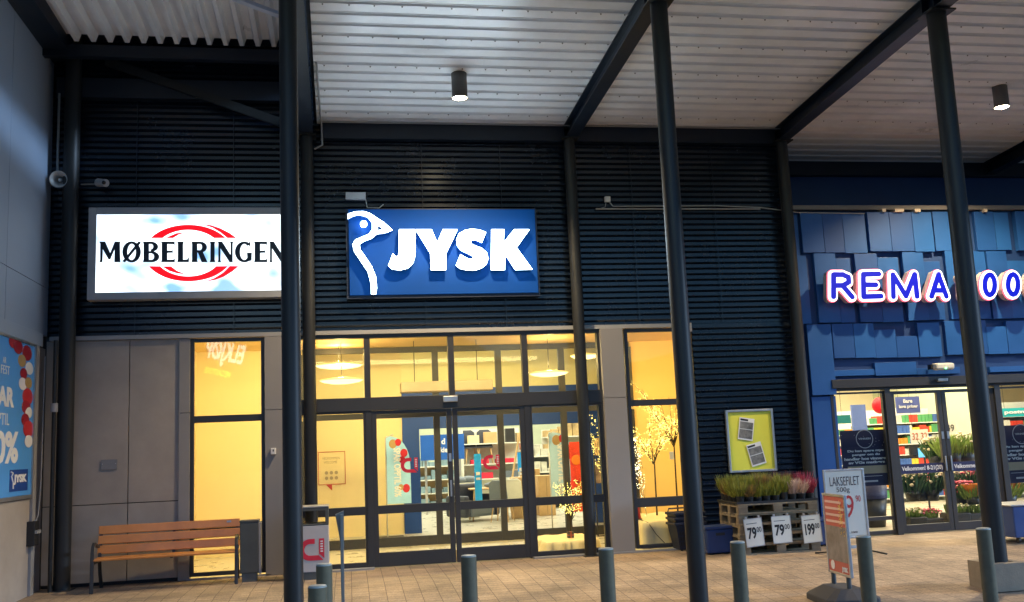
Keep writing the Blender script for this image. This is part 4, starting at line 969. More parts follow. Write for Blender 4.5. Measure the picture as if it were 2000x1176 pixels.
for i in range(9):
    for j in range(5):
        if i <= 5: src = hB if (i*3+j) % 7 == 3 else hA
        elif i == 6: src = hC if j == 0 else hE
        elif i == 7: src = hE if j else hD
        else: src = hD
        if i == 6 and j == 1: src = hC
        if i == 7 and j == 0: src = hC
        lab = {hA.name: 'bright green potted heather in the left two thirds of the tray', hB.name: 'rust tinted potted heather among the green ones in the tray', hC.name: 'creamy white potted heather near the right end of the tray', hD.name: 'crimson pink potted heather at the far right of the tray', hE.name: 'dark red potted heather towards the right back of the tray'}[src.name]
        L_ = ploc(i, j)
        if src.name not in used: used.add(src.name); src.location = L_; src['label'] = lab
        else:
            q_ = dup(src, L_, random.uniform(0, 6.28), lab); k_ = random.uniform(.8, 1.3); q_.scale = (random.uniform(.95, 1.15), random.uniform(.95, 1.15), k_)
def price(px0_, py0_, px1_, py1_, Y, tilt, big, small, label, tb):
    cx_, cz_ = W((px0_+px1_)/2, (py0_+py1_)/2, Y); w_ = (W(px1_, py0_, Y)[0]-W(px0_, py0_, Y)[0])/2; h_ = (W(px0_, py0_, Y)[1]-W(px0_, py1_, Y)[1])/2
    t = thing('price_sign', label, 'price sign', (cx_, Y, cz_), group='white price signs on the pallets'); 
    R_ = Matrix.Rotation(math.radians(tilt), 4, 'Y')
    m_ = MB(); rect_frame(m_, -w_, -h_, w_, h_, -.004, .004, .008); part('frame', m_.xf(R_), metal, t, world=False)
    part('sheet', MB().box((-w_+.006, -.002, -h_+.006), (w_-.006, .003, h_-.006)).xf(R_), pbr('price_white', (.72, .70, .62), .5, var=.03), t, world=False)
    part('price', text_mb(big, -w_*.72, -h_*.45, tb*w_, h_*.38, -.0035, .001, .035).xf(R_), black, t, world=False)
    part('price_decimals', text_mb(small, tb*w_+.008, -h_*.02+.03*0, w_*.82, h_*.36, -.0035, .001, .01).xf(R_), black, t, world=False)
    part('heading', MB().box((-w_*.75, -.0035, h_*.62), (w_*.4, -.0025, h_*.66)).xf(R_), black, t, world=False)
    part('clips', MB().box((-w_*.8, -.01, h_), (-w_*.6, .02, h_+.03)).box((w_*.6, -.01, h_), (w_*.8, .02, h_+.03)).xf(R_), metal, t, world=False)
price(1455, 1012, 1491, 1068, 13.56, -4, '79', '00', 'price sign reading 79 hung slightly crooked at the left of the pallets', .25)
price(1508, 1007, 1546, 1061, 13.56, -1.5, '79', '00', 'price sign reading 79 hung in the middle of the pallets', .25)
price(1567, 1005, 1604, 1060, 13.56, -2.5, '199', '00', 'price sign reading 199 at the right of the pallets', .3)

# baskets
bkm = pbr('basket_navy', (.012, .018, .04), .45)
def basket(label):
    t = thing('shopping_basket', label, 'basket', (0, 0, 0), group='nested dark shopping baskets')
    def ring(z, s): return [(-.24*s, -.17*s, z), (.24*s, -.17*s, z), (.24*s, .17*s, z), (-.24*s, .17*s, z)]
    a_, b_ = ring(0.02, .74), ring(.40, 1); c_, d_ = ring(.40, .95), ring(.03, .70)
    m_ = MB().add(a_+b_+c_+d_, [(0, 1, 5, 4), (1, 2, 6, 5), (2, 3, 7, 6), (3, 0, 4, 7), (4, 5, 9, 8), (5, 6, 10, 9), (6, 7, 11, 10), (7, 4, 8, 11), (8, 9, 13, 12), (9, 10, 14, 13), (10, 11, 15, 14), (11, 8, 12, 15), (12, 13, 14, 15), (3, 2, 1, 0)])
    part('tub', m_, bkm, t, world=False)
    m_ = MB()
    for q in range(9):
        for z in (.08, .16, .24):
            s_ = .74+.26*(z/.4); x = (-.2+q*.05)*s_; m_.box((x-.014, -.17*s_-.012, z), (x+.014, -.17*s_-.004, z+.055))
    part('ribs', m_, black, t, world=False)
    m_ = MB(); 
    for q in ((-.26, -.19, .26, -.165), (-.26, .165, .26, .19), (-.26, -.165, -.235, .165), (.235, -.165, .26, .165)): m_.box((q[0], q[1], .385), (q[2], q[3], .425))
    part('rim', m_, bkm, t, world=False, bevel=.008)
    for sx_ in (-.15, .15): part('wheel', MB().cyl((sx_-.01, -.11, .022), (sx_+.01, -.11, .022), .022, n=12), black, t, world=False)
    part('handle', MB().tube([(-.24, .12, .42), (-.2, .17, .47), (.2, .17, .47), (.24, .12, .42)], .012, 8), black, t, world=False)
    return t
bp_ = WZ(1352, 1076)
b0 = basket('bottom shopping basket of the dark stack behind the front column'); b0.location = (bp_[0], bp_[1]+.2, 0); b0.rotation_euler = (0, 0, .08)
for i, lb in enumerate(('second basket from the bottom of the dark stack behind the front column', 'top basket of the dark stack, its rim showing beside the front column')):
    dup(b0, (bp_[0]+.004, bp_[1]+.2+.004*i, .075*(i+1)), .08+.02*i, lb)
bq = WZ(1412, 1084)
t = thing('plastic_crate', 'dark blue plastic crate on the ground between the baskets and the pallets', 'crate', (bq[0], bq[1]+.25, 0), .05)
cb = pbr('crate_blue', (.012, .035, .13), .45, var=.1)
part('tub', MB().box((-.21, -.18, .02), (.21, .18, .36)), cb, t, world=False, bevel=.02)
part('rim', MB().box((-.225, -.195, .361), (.225, .195, .40)), cb, t, world=False, bevel=.01)
part('handle_slot', MB().box((-.07, -.186, .27), (.07, -.1805, .31)), black, t, world=False)
bq = WZ(1640, 1068); t = thing('plastic_crate', 'blue plastic crate half hidden behind the two pavement signs', 'crate', (bq[0]-.1, bq[1]+.35, 0), .1)
part('tub', MB().box((-.26, -.18, .02), (.22, .18, .36)), cb, t, world=False, bevel=.02)
part('rim', MB().box((-.275, -.195, .361), (.235, .195, .40)), cb, t, world=False, bevel=.01)

# ================================================================== PAVEMENT SIGNS
def frame_sign(t, w_, z0_, z1_, fmat, smat, d=.03, fw=.03):
    m_ = MB(); rect_frame(m_, -w_, z0_, w_, z1_, -d/2, d/2, fw); f = part('frame', m_, fmat, t, world=False, bevel=.006)
    part('sheet', MB().box((-w_+fw*.8, -d/2+.008, z0_+fw*.8), (w_-fw*.8, d/2-.008, z1_-fw*.8)), smat, t, world=False)
# salmon sign (facing camera)
Yt = 13.0
a = W(1607, 918, Yt); b = W(1698, 1050, Yt)
w_ = (b[0]-a[0])/2*1.04
t = thing('pavement_sign', 'white handwritten price board reading LAKSEFILET 500g on dark feet', 'sign', ((a[0]+b[0])/2+.0, Yt, 0), math.radians(3))
z0_, z1_ = b[1], a[1]
frame_sign(t, w_, z0_, z1_, metal, pbr('board_white', (.62, .61, .54), .4, var=.04))
hand = pbr('marker_black', (.03, .02, .03), .6); hred = pbr('marker_red', (.45, .02, .02), .6)
H_ = z1_-z0_
def hw_(s, xa, xb_, za, zb_, mt, bold=-.004): part('lettering', text_mb(s, xa*w_, z0_+za*H_, xb_*w_, z0_+zb_*H_, -.010, .002, bold), mt, t, world=False)
hw_('LAKSEFILET', -.72, .74, .76, .89, hand); hw_('500g', -.42, .22, .65, .74, hand); hw_('79', -.62, .36, .30, .62, hred, .0); hw_('90', .48, .72, .52, .61, hred); hw_('REMA 1000', -.34, .42, .075, .105, hand)
for s_ in (-1, 1):
    part('leg', MB().box((s_*w_*.8-.02, -.02, .02), (s_*w_*.8+.02, .02, z0_)), black, t, world=False)
    part('foot', MB().tube([(s_*w_*.8, .0, .05), (s_*w_*.8+s_*.10, -.32, .015)], .013, 8).tube([(s_*w_*.8, .0, .05), (s_*w_*.8+s_*.10, .32, .015)], .013, 8), black, t, world=False)
part('cross_bar', MB().box((-w_*.8, -.015, .08), (w_*.8, .015, .12)), galv, t, world=False)
# red sign with rubber base
A_ = Vector((*WZ(1627, 1117, .14), .14)); B2 = Vector((*WZ(1658, 1130, .14), .14))
base_l = WZ(1640, 1158)
Lw = .30; ang = math.atan2(-1, .42)
cx_, cy_ = (A_.x+B2.x)/2, (A_.y+B2.y)/2
gA = gz(cy_); zt_ = W(1624, 965, cy_)[1]-gA; zb0 = .14-gA
t = thing('pavement_sign', 'turned red and grey poster stand on a heavy grey rubber base', 'sign', (cx_, cy_, gA), math.radians(-95))
frame_sign(t, Lw, zb0, zt_, metal, pbr('poster_red', (.50, .11, .085), .35, var=.1), .035, .028)
zr = zt_-zb0
part('picture', MB().box((-Lw+.03, -.013, zb0+zr*.17), (Lw-.03, -.0105, zb0+zr*.60)), pbr('sofa_photo', (.22, .19, .17), .4, var=.6, scale=4), t, world=False)
m_ = MB()
for k in range(4): m_.box((-Lw+.06, -.0135, zt_-.10-.07*k), (Lw-.10+(-.05*k % .11), -.0108, zt_-.075-.07*k))
part('headline_marks', m_, pbr('faded_print', (.70, .48, .42), .5), t, world=False)
part('price_spot', MB().cyl((-Lw+.14, -.0105, zb0+zr*.11), (-Lw+.14, -.0135, zb0+zr*.11), .05, n=24), tw, t, world=False)
part('lettering', text_mb('JYSK', Lw-.22, zb0+.035, Lw-.06, zb0+.10, -.0145, .002, .06), tw, t, world=False)
m_ = MB()
rnd = random.Random(3)
for k in range(70): m_.octa((Lw-.13+rnd.gauss(0, .03), -.014, zt_-.22+rnd.gauss(0, .09)), .007)
o = part('gold_print', m_, pbr('gold_print', (.8, .55, .12), .4), t, world=False); o['kind'] = 'stuff'
for s_ in (-1, 1): part('spring_post', MB().cyl((s_*.20, 0, .14), (s_*.20, 0, zb0), .026, n=14), dg, t, world=False)
prof = [(-.42, .0), (-.38, -.24), (-.28, -.30), (.28, -.30), (.38, -.24), (.42, 0), (.38, .24), (.28, .30), (-.28, .30), (-.38, .24)]
bot = [(x, y, .005) for x, y in prof]; midr = [(x*1.0, y*1.0, .075) for x, y in prof]; top = [(x*.62, y*.45, .17) for x, y in prof]; n_ = len(prof)
fs = [tuple(range(n_))[::-1]]+[(i, (i+1) % n_, (i+1) % n_+n_, i+n_) for i in range(n_)]+[(i+n_, (i+1) % n_+n_, (i+1) % n_+2*n_, i+2*n_) for i in range(n_)]+[tuple(range(2*n_, 3*n_))]
part('base', MB().add(bot+midr+top, fs), rubber, t, world=False, bevel=.012)
# blue stand at the right edge
bq = WZ(1985, 1062)
t = thing('blue_trolley', 'blue panelled trolley with silver top edge cut by the right edge of the picture', 'trolley', (bq[0]+.35, bq[1]+.3, 0), .03)
zz = W(1985, 986, bq[1])[1]
part('panel', MB().box((-.36, -.30, .08), (.40, .30, zz-.02)), pbr('trolley_blue', (.03, .07, .22), .4, var=.1), t, world=False, bevel=.015)
part('top_edge', MB().box((-.40, -.32, zz-.02), (.42, .32, zz)), metal, t, world=False, bevel=.004)
for sx_ in (-.3, .33): part('wheel', MB().cyl((sx_, -.25, .04), (sx_+.03, -.25, .04), .04, n=14), black, t, world=False)

# ================================================================== INSIDE THE SHOP
def deco(x0, y0, x1, y1, Y):
    a = W(x0, y1, Y); b = W(x1, y0, Y); return a[0], a[1], b[0], b[1]
# magnet stickers on the sliding doors
for o_, (cx, cy) in zip([c for c in bld.children if c.name.startswith('door') and 'threshold' not in c.name and 'sensor' not in c.name][:2], ((797, 909), (957, 903))):
    p = W(cx, cy, 14.96); magnet(p[0], p[1], .22, 14.962, o_)
# wall notice
xa, za, xb_, zb_ = deco(622, 881, 674, 948, YP-.02)
t = thing('wall_notice', 'red outlined speech bubble notice with grey welcome text on the cream wall', 'notice', (xa, YP, za))
m_ = MB(); rect_frame(m_, xa, za, xb_, zb_, YP-.012, YP-.001, .011); m_.prism([((xa+xb_)/2-.12, za-.001), ((xa+xb_)/2+.0, za-.001), ((xa+xb_)/2+.0, za-.12)], YP-.012, YP-.002); part('outline', m_, pbr('notice_red', (.5, .05, .03), .6), t, tri=True)
gt = pbr('notice_text', (.42, .33, .2), .6)
h_ = zb_-za; w_ = xb_-xa
part('lettering', text_mb('VELKOMMEN', xa+w_*.15, za+h_*.76, xb_-w_*.2, za+h_*.84, YP-.008, .003), gt, t)
part('lettering', text_mb('WELCOME', xa+w_*.2, za+h_*.64, xb_-w_*.3, za+h_*.72, YP-.008, .003), gt, t)
m_ = MB()
for i in range(3):
    for j in range(2): m_.cyl((xa+w_*(.3+.18*i), YP-.01, za+h_*(.2+.16*j)), (xa+w_*(.3+.18*i), YP-.002, za+h_*(.2+.16*j)), .035, n=12)
part('symbols', m_, gt, t)
# beach flag, and a pale second one standing in for its reflection
def flag(px0, px1, pyt, pyb, Y, label, pale=False):
    xa, za, xb_, zb_ = deco(px0, pyt, px1, pyb, Y); w_ = xb_-xa; h_ = zb_-za
    t = thing('beach_flag', label, 'flag', (xa, Y, 0), group='feather flags in the shop entrance')
    pts = [(xa, za), (xa+w_, za), (xa+w_*1.0, za+h_*.55)]+[(xa+w_*math.cos(q*math.pi/16)**.8, za+h_*.55+h_*.45*math.sin(q*math.pi/16)) for q in range(1, 8)]+[(xa, zb_)]
    fb = pbr('flag_reflection' if pale else 'flag_blue', (.36, .58, .80) if pale else (.32, .60, .88), .7)  # paler cloth colour paints the mirrored flag
    part('cloth', MB().prism(pts, Y-.004, Y+.004), fb, t, tri=True)
    part('pole', MB().tube([(xa-.012, Y, 0.05), (xa-.012, Y, zb_*.98), (xa+w_*.3, Y, zb_+.03)], .012, 8), metal, t)
    part('base', MB().box((xa-.25, Y-.2, .006), (xa+.3, Y+.2, .05)), rubber, t)
    mb = text_mb('SPAR OPPTIL 60%', 0, 0, h_*.72, w_*.30, 0, .002, .03)
    mb.v = [(xa+w_*.30+v[2]*1.0, Y-.010+v[1], za+h_*.82-v[0]) for v in mb.v]; part('lettering', mb, tw, t)
    for i, (fx_, fz_, r) in enumerate(((.28, .88, .075), (.5, .90, .06), (.74, .74, .07), (.66, .64, .06), (.80, .22, .07), (.58, .24, .05))):
        part('balloon_print', MB().sphere((xa+w_*fx_, Y-.004-.0006*i, za+h_*fz_), r*w_/.45, 12, 8, (1, .02, 1.15)), bal['gR'[i % 2] if i % 2 else 'g'] if False else bal[('g', 'R', 'R', 'r', 'R', 'g')[i]], t)
flag(757, 800, 850, 985, 19.6, 'pale blue feather flag with balloons in front of the navy portal')
flag(1078, 1122, 842, 980, 19.2, 'faint reflection of the feather flag, built as a pale second flag behind the small lit tree', True)
dkc = pbr('chair_dark', (.03, .035, .05), .6); gyc = pbr('chair_grey', (.14, .17, .20), .7); wht = pbr('white_furniture', (.72, .72, .62), .6); oak = pbr('light_oak', (.55, .36, .16), .55, var=.15); cyan = pbr('cyan_print', (.01, .36, 1.0), .5)
def chair(cx, cyb, Y, label, seatm, rz, z0=0.0, sc_=1.0):
    x, _ = W(cx, cyb, Y)
    t = thing('shop_chair', label, 'chair', (x, Y, z0), rz, group='chairs on show in the furniture shop')
    part('shell', MB().add([(-.22*sc_, -.2, .44), (.22*sc_, -.2, .44), (.22*sc_, .2, .43), (-.22*sc_, .2, .43), (-.20*sc_, .27, .86), (.20*sc_, .27, .86), (-.12, .29, .92), (.12, .29, .92)], [(0, 1, 2, 3), (3, 2, 5, 4), (4, 5, 7, 6)]), seatm, t, world=False)
    o = t.children[-1] if t.children else None
    for c in t.children:
        md = c.modifiers.new('solid', 'SOLIDIFY'); md.thickness = .03
    for sx_ in (-1, 1):
        for sy_ in (-1, 1): part('leg', MB().tube([(sx_*.15, sy_*.13, .42), (sx_*.21, sy_*.2, 0)], [.018, .01], 8), oak, t, world=False)
    return t
# shelf wall with two chairs on top
Yb = 27.0
xa, za, xb_, zb_ = deco(908, 836, 976, 985, Yb)
t = thing('display_shelving', 'tall pale display shelving with boxes seen through the sliding doors', 'shelf', (xa, Yb, 0))
part('back_panel', MB().box((xa, Yb+.4, 0), (xb_+.6, Yb+.45, zb_)), wht, t)
zs_ = [W(940, y, Yb)[1] for y in (866, 906, 935)]
for z in zs_: part('shelf', MB().box((xa, Yb-.1, z-.03), (xb_+.6, Yb+.39, z)), wht, t)
part('side', MB().box((xa-.05, Yb-.1, 0), (xa-.001, Yb+.45, zb_)), wht, t)
for x_, w_, h_, mt, zz in ((.15, .3, .22, wallY, 0), (.6, .35, .3, oak, 0), (1.2, .25, .38, black, 0), (1.5, .3, .25, oak, 0), (.2, .5, .12, red, 1), (.9, .5, .12, red, 1), (.3, .5, .16, red, 2), (1.1, .4, .18, gyc, 2)):
    if zz == 2: zq = zs_[2]
    elif zz == 1: zq = zs_[1]
    else: zq = zs_[0]
    o = part('storage_box', MB().box((0, 0, 0), (w_, .25, h_)), mt, None, bevel=.01); o.location = (xa+x_, Yb-.05, zq+.001); tag(o, ['yellow box at the left end of the top display shelf', 'light oak box on the top display shelf', 'black lantern shaped box on the top display shelf', 'oak box at the right end of the top display shelf', 'left red box on the middle display shelf', 'right red box on the middle display shelf', 'red box on the lowest display shelf', 'grey box on the lowest display shelf'][[.15, .6, 1.2, 1.5, .2, .9, .3, 1.1].index(x_)], 'box', 'boxes on the display shelving')
chair(920, 900, Yb+.1, 'dark chair standing left on the shop display shelf', dkc, .2, zs_[1]+.001)
chair(948, 900, Yb+.1, 'navy chair standing right on the shop display shelf', dkc, -.1, zs_[1]+.001)
# blue board with partial words
xa, za, xb_, zb_ = deco(822, 847, 906, 900, 26.0)
t = thing('blue_board', 'royal blue advertising board behind the left sliding door', 'board', (xa, 26, za))
part('board', MB().box((xa, 26, za), (xb_, 26.05, zb_)), pbr('board_blue', (.01, .10, .42), .5), t)
part('stand', MB().box((xa+.1, 26.06, .006), (xa+.16, 26.1, za)).box((xb_-.16, 26.06, .006), (xb_-.1, 26.1, za)), metal, t)
q0 = W(862, 868, 26); q1 = W(869, 856, 26); part('lettering', text_mb('d', q0[0], q0[1], q1[0], q1[1], 25.99, .003, .03), tw, t)
q0 = W(860, 884, 26); q1 = W(874, 873, 26); part('lettering', text_mb('kie', q0[0], q0[1], q1[0], q1[1], 25.99, .003, .03), tw, t)
# drawers, armchair, tables
x, _ = W(907, 960, 24); t = thing('chest_of_drawers', 'white chest of drawers with bedding on top behind the sliding doors', 'chest', (x, 24, 0))
part('carcass', MB().box((-.35, 0, .006), (.35, .45, .85)), wht, t, world=False)
for k in range(3): part('drawer', MB().box((-.33, -.02, .06+.26*k), (.33, -.001, .30+.26*k)), wht, t, world=False, bevel=.006)
part('bedding', MB().sphere((-.1, .2, .9), .22, 12, 8, (1.2, .8, .45)).sphere((.15, .2, .92), .18, 12, 8, (1, .8, .5)), gyc, t, world=False)
x, _ = W(928, 970, 23); t = thing('armchair', 'dark upholstered armchair beside the cyan banner', 'armchair', (x, 23, 0), .5)
part('seat', MB().box((-.35, -.3, .12), (.35, .35, .45)), gyc, t, world=False, bevel=.06); part('backrest', MB().box((-.36, .36, .12), (.36, .52, .85)), dkc, t, world=False, bevel=.06)
for s_ in (-1, 1): part('armrest', MB().box((s_*.36, -.3, .12), (s_*.50, .5, .6)), dkc, t, world=False, bevel=.05)
for (cx, yt, yb, Y, lb) in ((934, 886, 985, 20.9, 'tall narrow cyan banner behind the right sliding door'), (1017, 883, 921, 24.0, 'short cyan banner leaning on a wooden cabinet')):
    xa, za, xb_, zb_ = deco(cx-5, yt, cx+5, yb, Y); za = max(za, .006)
    t = thing('banner', lb, 'banner', (xa, Y, za)); part('sheet', MB().box((xa, Y, za), (xb_, Y+.02, zb_)), cyan, t); part('lettering_marks', MB().box((xa+.03, Y-.003, zb_-.55), (xb_-.03, Y-.0005, zb_-.5)).box((xa+.03, Y-.003, zb_-.45), (xb_-.03, Y-.0005, zb_-.38)), tw, t)
def table(cx, Y, label, w_=.5):
    x, _ = W(cx, 960, Y); t = thing('dining_table', label, 'table', (x, Y, 0))
    part('tabletop', MB().box((-w_, -.35, .71), (w_, .35, .745)), oak, t, world=False, bevel=.01)
    for sx_ in (-1, 1):
        for sy_ in (-1, 1): part('leg', MB().tube([(sx_*w_*.8, sy_*.27, .71), (sx_*w_*.92, sy_*.3, 0.006)], [.03, .018], 8), oak, t, world=False)
    part('cushion', MB().sphere((.1, 0, .80), .2, 12, 8, (1.2, .9, .35)), gyc, t, world=False)
table(957, 23.2, 'light oak table behind the right sliding door'); table(1000, 23.8, 'further oak table beside the wooden cabinet', .35)
chair(980, 960, 22.3, 'grey chair at the nearer oak table', gyc, 2.6, .006); chair(1003, 960, 22.9, 'white chair at the further oak table', wht, 2.9, .006)
x, _ = W(1008, 900, 24.6); t = thing('ladder_shelf', 'slim wooden ladder shelf leaning behind the tables', 'shelf', (x, 24.6, 0))
m_ = MB(); m_.tube([(-.3, 0, .006), (.15, .2, 2.0)], .025, 6); part('rail', m_, oak, t, world=False); m_ = MB(); m_.tube([(-.08, 0, .006), (.37, .2, 2.0)], .025, 6); part('rail', m_, oak, t, world=False)
for k in range(8): f_ = .1+.11*k; part('rung', MB().tube([(-.3+.45*f_, .2*f_, 2*f_), (-.08+.45*f_, .2*f_, 2*f_)], .012, 6), oak, t, world=False)
for cx, Y, w_, h_, lb in ((1020, 23.0, .22, .95, 'plain light wooden cabinet below the short cyan banner'), (1068, 23.4, .2, .95, 'plain light wooden cabinet seen through the right pane beside the small tree'), (1047, 24, .12, 1.1, 'narrow tan cabinet left of the other one in the right pane')):
    x, _ = W(cx, 960, Y); t = thing('cabinet', lb, 'cabinet', (x, Y, 0)); part('body', MB().box((-w_, 0, .006), (w_, .4, h_)), oak, t, world=False, bevel=.006); part('door_gap', MB().box((-.003, -.002, .05), (.003, -.0005, h_-.05)), black, t, world=False)
# further back: goods masses as separate racks
for i, (cx, Y, w_, h_, mt) in enumerate(((1088, 26, .9, 1.5, gyc), (1000, 28.5, 1.0, 1.7, wht), (840, 27.5, .7, 1.3, oak), (1120, 28, .8, 2.1, wht))):
    x, _ = W(cx, 950, Y); t = thing('goods_rack', ['grey rack of bedding far inside the shop on the right', 'pale rack far inside the shop behind the tables', 'low oak rack far inside the shop on the left', 'tall pale rack at the far right inside the shop'][i], 'rack', (x, Y, 0))
    part('body', MB().box((-w_, .3, .006), (w_, .34, h_)), mt, t, world=False)
    for k in range(4):
        part('shelf', MB().box((-w_, -.1, .1+h_*.28*k), (w_, .29, .13+h_*.28*k)), wht, t, world=False)
    m_ = MB(); rnd = random.Random(i)
    for k in range(4):
        xx = -w_
        while xx < w_-.2:
            bw_ = rnd.uniform(.12, .3); m_.box((xx, -.05, .131+h_*.28*k), (xx+bw_*.9, .2, .131+h_*.28*k+rnd.uniform(.08, h_*.2))); xx += bw_
    o = part('folded_goods', m_, pbr('goods_%d' % i, [(.5, .5, .42), (.35, .1, .08), (.2, .3, .35), (.5, .35, .15)][i], .7, var=.5, scale=3), t, world=False); o['kind'] = 'stuff'
# strip lamps in the shop
for i, (cx, cy, Y) in enumerate(((905, 820, 24.5),)):
    x, z = W(cx, cy, Y)
# red hanging
xa, za, xb_, zb_ = deco(1119, 862, 1150, 1000, 19.0)
t = thing('red_banner', 'bright red and orange patterned banner behind the lobby tree', 'banner', (xa, 19, 0))
part('sheet', MB().box((xa, 19, max(za, .01)), (xb_, 19.03, zb_)), pbr('banner_red', (.80, .05, .02), .6, var=.35, scale=5), t)
part('blobs', MB().sphere((xa+.12, 18.995, zb_-.35), .10, 12, 8, (1, .05, 1)).sphere((xa+.22, 18.995, zb_-.9), .13, 12, 8, (1, .05, 1)), pbr('banner_orange', (.85, .22, .02), .6), t)
xa, za, xb_, zb_ = deco(1162, 850, 1177, 955, 17.6)
t = thing('display_stand', 'thin black display stand of framed prints at the right end of the lobby', 'stand', (xa, 17.6, 0))
m_ = MB(); rect_frame(m_, xa, .006, xb_+.1, zb_, 17.58, 17.62, .02); part('frame', m_, black, t)
part('print', MB().box((xa+.03, 17.59, za+.6), (xb_+.07, 17.61, zb_-.05)), pbr('print_tan', (.5, .35, .18), .6, var=.5, scale=12), t)
part('print', MB().box((xa+.03, 17.59, za+.1), (xb_+.07, 17.61, za+.5)), pbr('print_dark', (.2, .14, .1), .6, var=.6, scale=12), t)

# platforms under cloth
def platform(x0, y0, x1, y1, z1, label):
    t = thing('cloth_platform', label, 'platform', ((x0+x1)/2, (y0+y1)/2, 0)); n = 46
    vs = []; fs = []; rnd = random.Random(9)
    nx, ny = 26, 16
    top = {}
    for j in range(ny+1):
        for i in range(nx+1):
            x = x0+(x1-x0)*i/nx; y = y0+(y1-y0)*j/ny
            e = .010*math.sin(x*17+math.sin(y*9)*2)+.008*math.sin(y*23+x*5)
            top[(i, j)] = len(vs); vs.append((x, y, z1+e))
    for j in range(ny):
        for i in range(nx): fs.append((top[(i, j)], top[(i+1, j)], top[(i+1, j+1)], top[(i, j+1)]))
    edge = [(i, 0) for i in range(nx+1)]+[(nx, j) for j in range(1, ny+1)]+[(i, ny) for i in range(nx-1, -1, -1)]+[(0, j) for j in range(ny-1, 0, -1)]
    prev = [top[e] for e in edge]
    for k, f_ in enumerate((.94, .66, .33, .03)):
        cur = []
        for m2_, e in enumerate(edge):
            v = vs[top[e]]; ox = (v[0]-(x0+x1)/2)/((x1-x0)/2); oy = (v[1]-(y0+y1)/2)/((y1-y0)/2)
            ox = ox if abs(ox) > .99 else 0; oy = oy if abs(oy) > .99 else 0
            am = (.02+.035*(k/3))*(1+math.sin(m2_*1.35+math.sin(m2_*.6)*1.5))+.01
            cur.append(len(vs)); vs.append((v[0]+ox*am, v[1]+oy*am, z1*f_+.006))
        L = len(edge)
        for q in range(L): fs.append((prev[q], prev[(q+1) % L], cur[(q+1) % L], cur[q]))
        prev = cur
    mb = MB(); mb.add(vs, fs, True); part('cloth', mb, pbr('cream_cloth', (.72, .62, .40), .9, var=.05, bump=.05), t)
    part('box', MB().box((x0+.03, y0+.03, .006), (x1-.03, y1-.03, z1-.03)), oak, t); return t
a = WZ(1052, 1050, .12)
platform(3.22, 15.6, 4.05, 16.75, .16, 'low platform covered in cream cloth under the small lit tree')
platform(4.72, 15.28, 6.2, 16.9, .42, 'taller platform covered in cream cloth carrying the lit branch trees')
bulb = emi('bulb_warm', (1, .80, .20), 2.4); bulbw = emi('bulb_white', (1, .90, .50), 2.8); twig = pbr('twig_dark', (.03, .02, .012), .7)
def lit_tree(x, y, z0, zf, ztop, spread, label, n, droop=0.0, nb=9, bm_=None, seed=1, r=.0056):
    rnd = random.Random(seed)
    t = thing('lit_branch_tree', label, 'decorative tree', (x, y, z0), group='twig trees wound with warm light bulbs')
    part('trunk', MB().tube([(0, 0, .0), (.01, 0, zf-z0)], [.016, .012], 8), twig, t, world=False)
    br = MB(); bl = MB(); pts = []
    for i in range(nb):
        a_ = 6.283*i/nb+rnd.uniform(-.3, .3); H_ = (ztop-zf)*rnd.uniform(.6, 1); S_ = spread*rnd.uniform(.5, 1.0)
        path = []
        for k in range(7):
            q = k/6; path.append(Vector((S_*q*math.cos(a_)+rnd.uniform(-.02, .02), S_*q*math.sin(a_)*.7+rnd.uniform(-.02, .02), (zf-z0)+H_*(q-droop*q*q*1.9)+rnd.uniform(-.02, .02))))
        br.tube(path, [.008-.0009*k for k in range(7)], 5); pts.append(path)
        for s_ in range(5):
            b_ = path[rnd.randint(2, 5)]; a2 = a_+rnd.uniform(-1.3, 1.3); L_ = rnd.uniform(.12, .32)*spread*1.6
            e_ = b_+Vector((L_*math.cos(a2), L_*math.sin(a2)*.7, L_*rnd.uniform(-.2, 1.1)*(1-droop*2)))
            sub = [b_, (b_+e_)/2+Vector((rnd.uniform(-.02, .02), 0, .02)), e_]; br.tube(sub, .003, 4); pts.append(sub)
    part('branches', br, twig, t, world=False)
    for k in range(int(n*1.5)):
        p = rnd.choice(pts); i = rnd.randint(max(0, len(p)//3-1), len(p)-2); v = p[i].lerp(p[i+1], rnd.random())+Vector((rnd.gauss(0, .02), rnd.gauss(0, .02), rnd.gauss(0, .02)))
        bl.octa(v, r*rnd.uniform(.7, 1.25))
    o = part('fairy_lights', bl, bm_ or bulb, t, world=False); o['kind'] = 'stuff'; return t
x, z = W(1115, 1046, 16.1); lit_tree(x, 16.1, .17, .42, 1.15, .34, 'small lit twig tree on the low cloth platform behind the right entrance pane', 330, seed=3, nb=12)
x, z = W(1283, 1000, 16.2); lit_tree(x, 16.2, .43, W(1280, 906, 16.2)[1], W(1270, 815, 16.2)[1], .42, 'middle lit tree with a bare thin trunk on the tall platform', 380, seed=5, nb=9)
x, z = W(1324, 1000, 16.3); lit_tree(x, 16.3, .43, W(1318, 870, 16.3)[1], W(1310, 748, 16.3)[1], .62, 'tallest lit tree, beside the front column in the right window', 520, seed=8, nb=11)
x, z = W(1236, 985, 15.9); lit_tree(x, 15.9, .43, W(1236, 850, 15.9)[1], W(1236, 815, 15.9)[1], .24, 'drooping lit tree with dense white bulbs at the left edge of the right window', 520, droop=3.0, seed=12, nb=12, bm_=bulbw)
x, z = W(1180, 900, 16.6); lit_tree(x, 16.6, .006, W(1168, 950, 16.6)[1], W(1168, 800, 16.6)[1], .30, 'slender lit tree partly hidden behind the grey pillar', 220, seed=14, nb=8)
x, z = W(1114, 1044, 15.95)
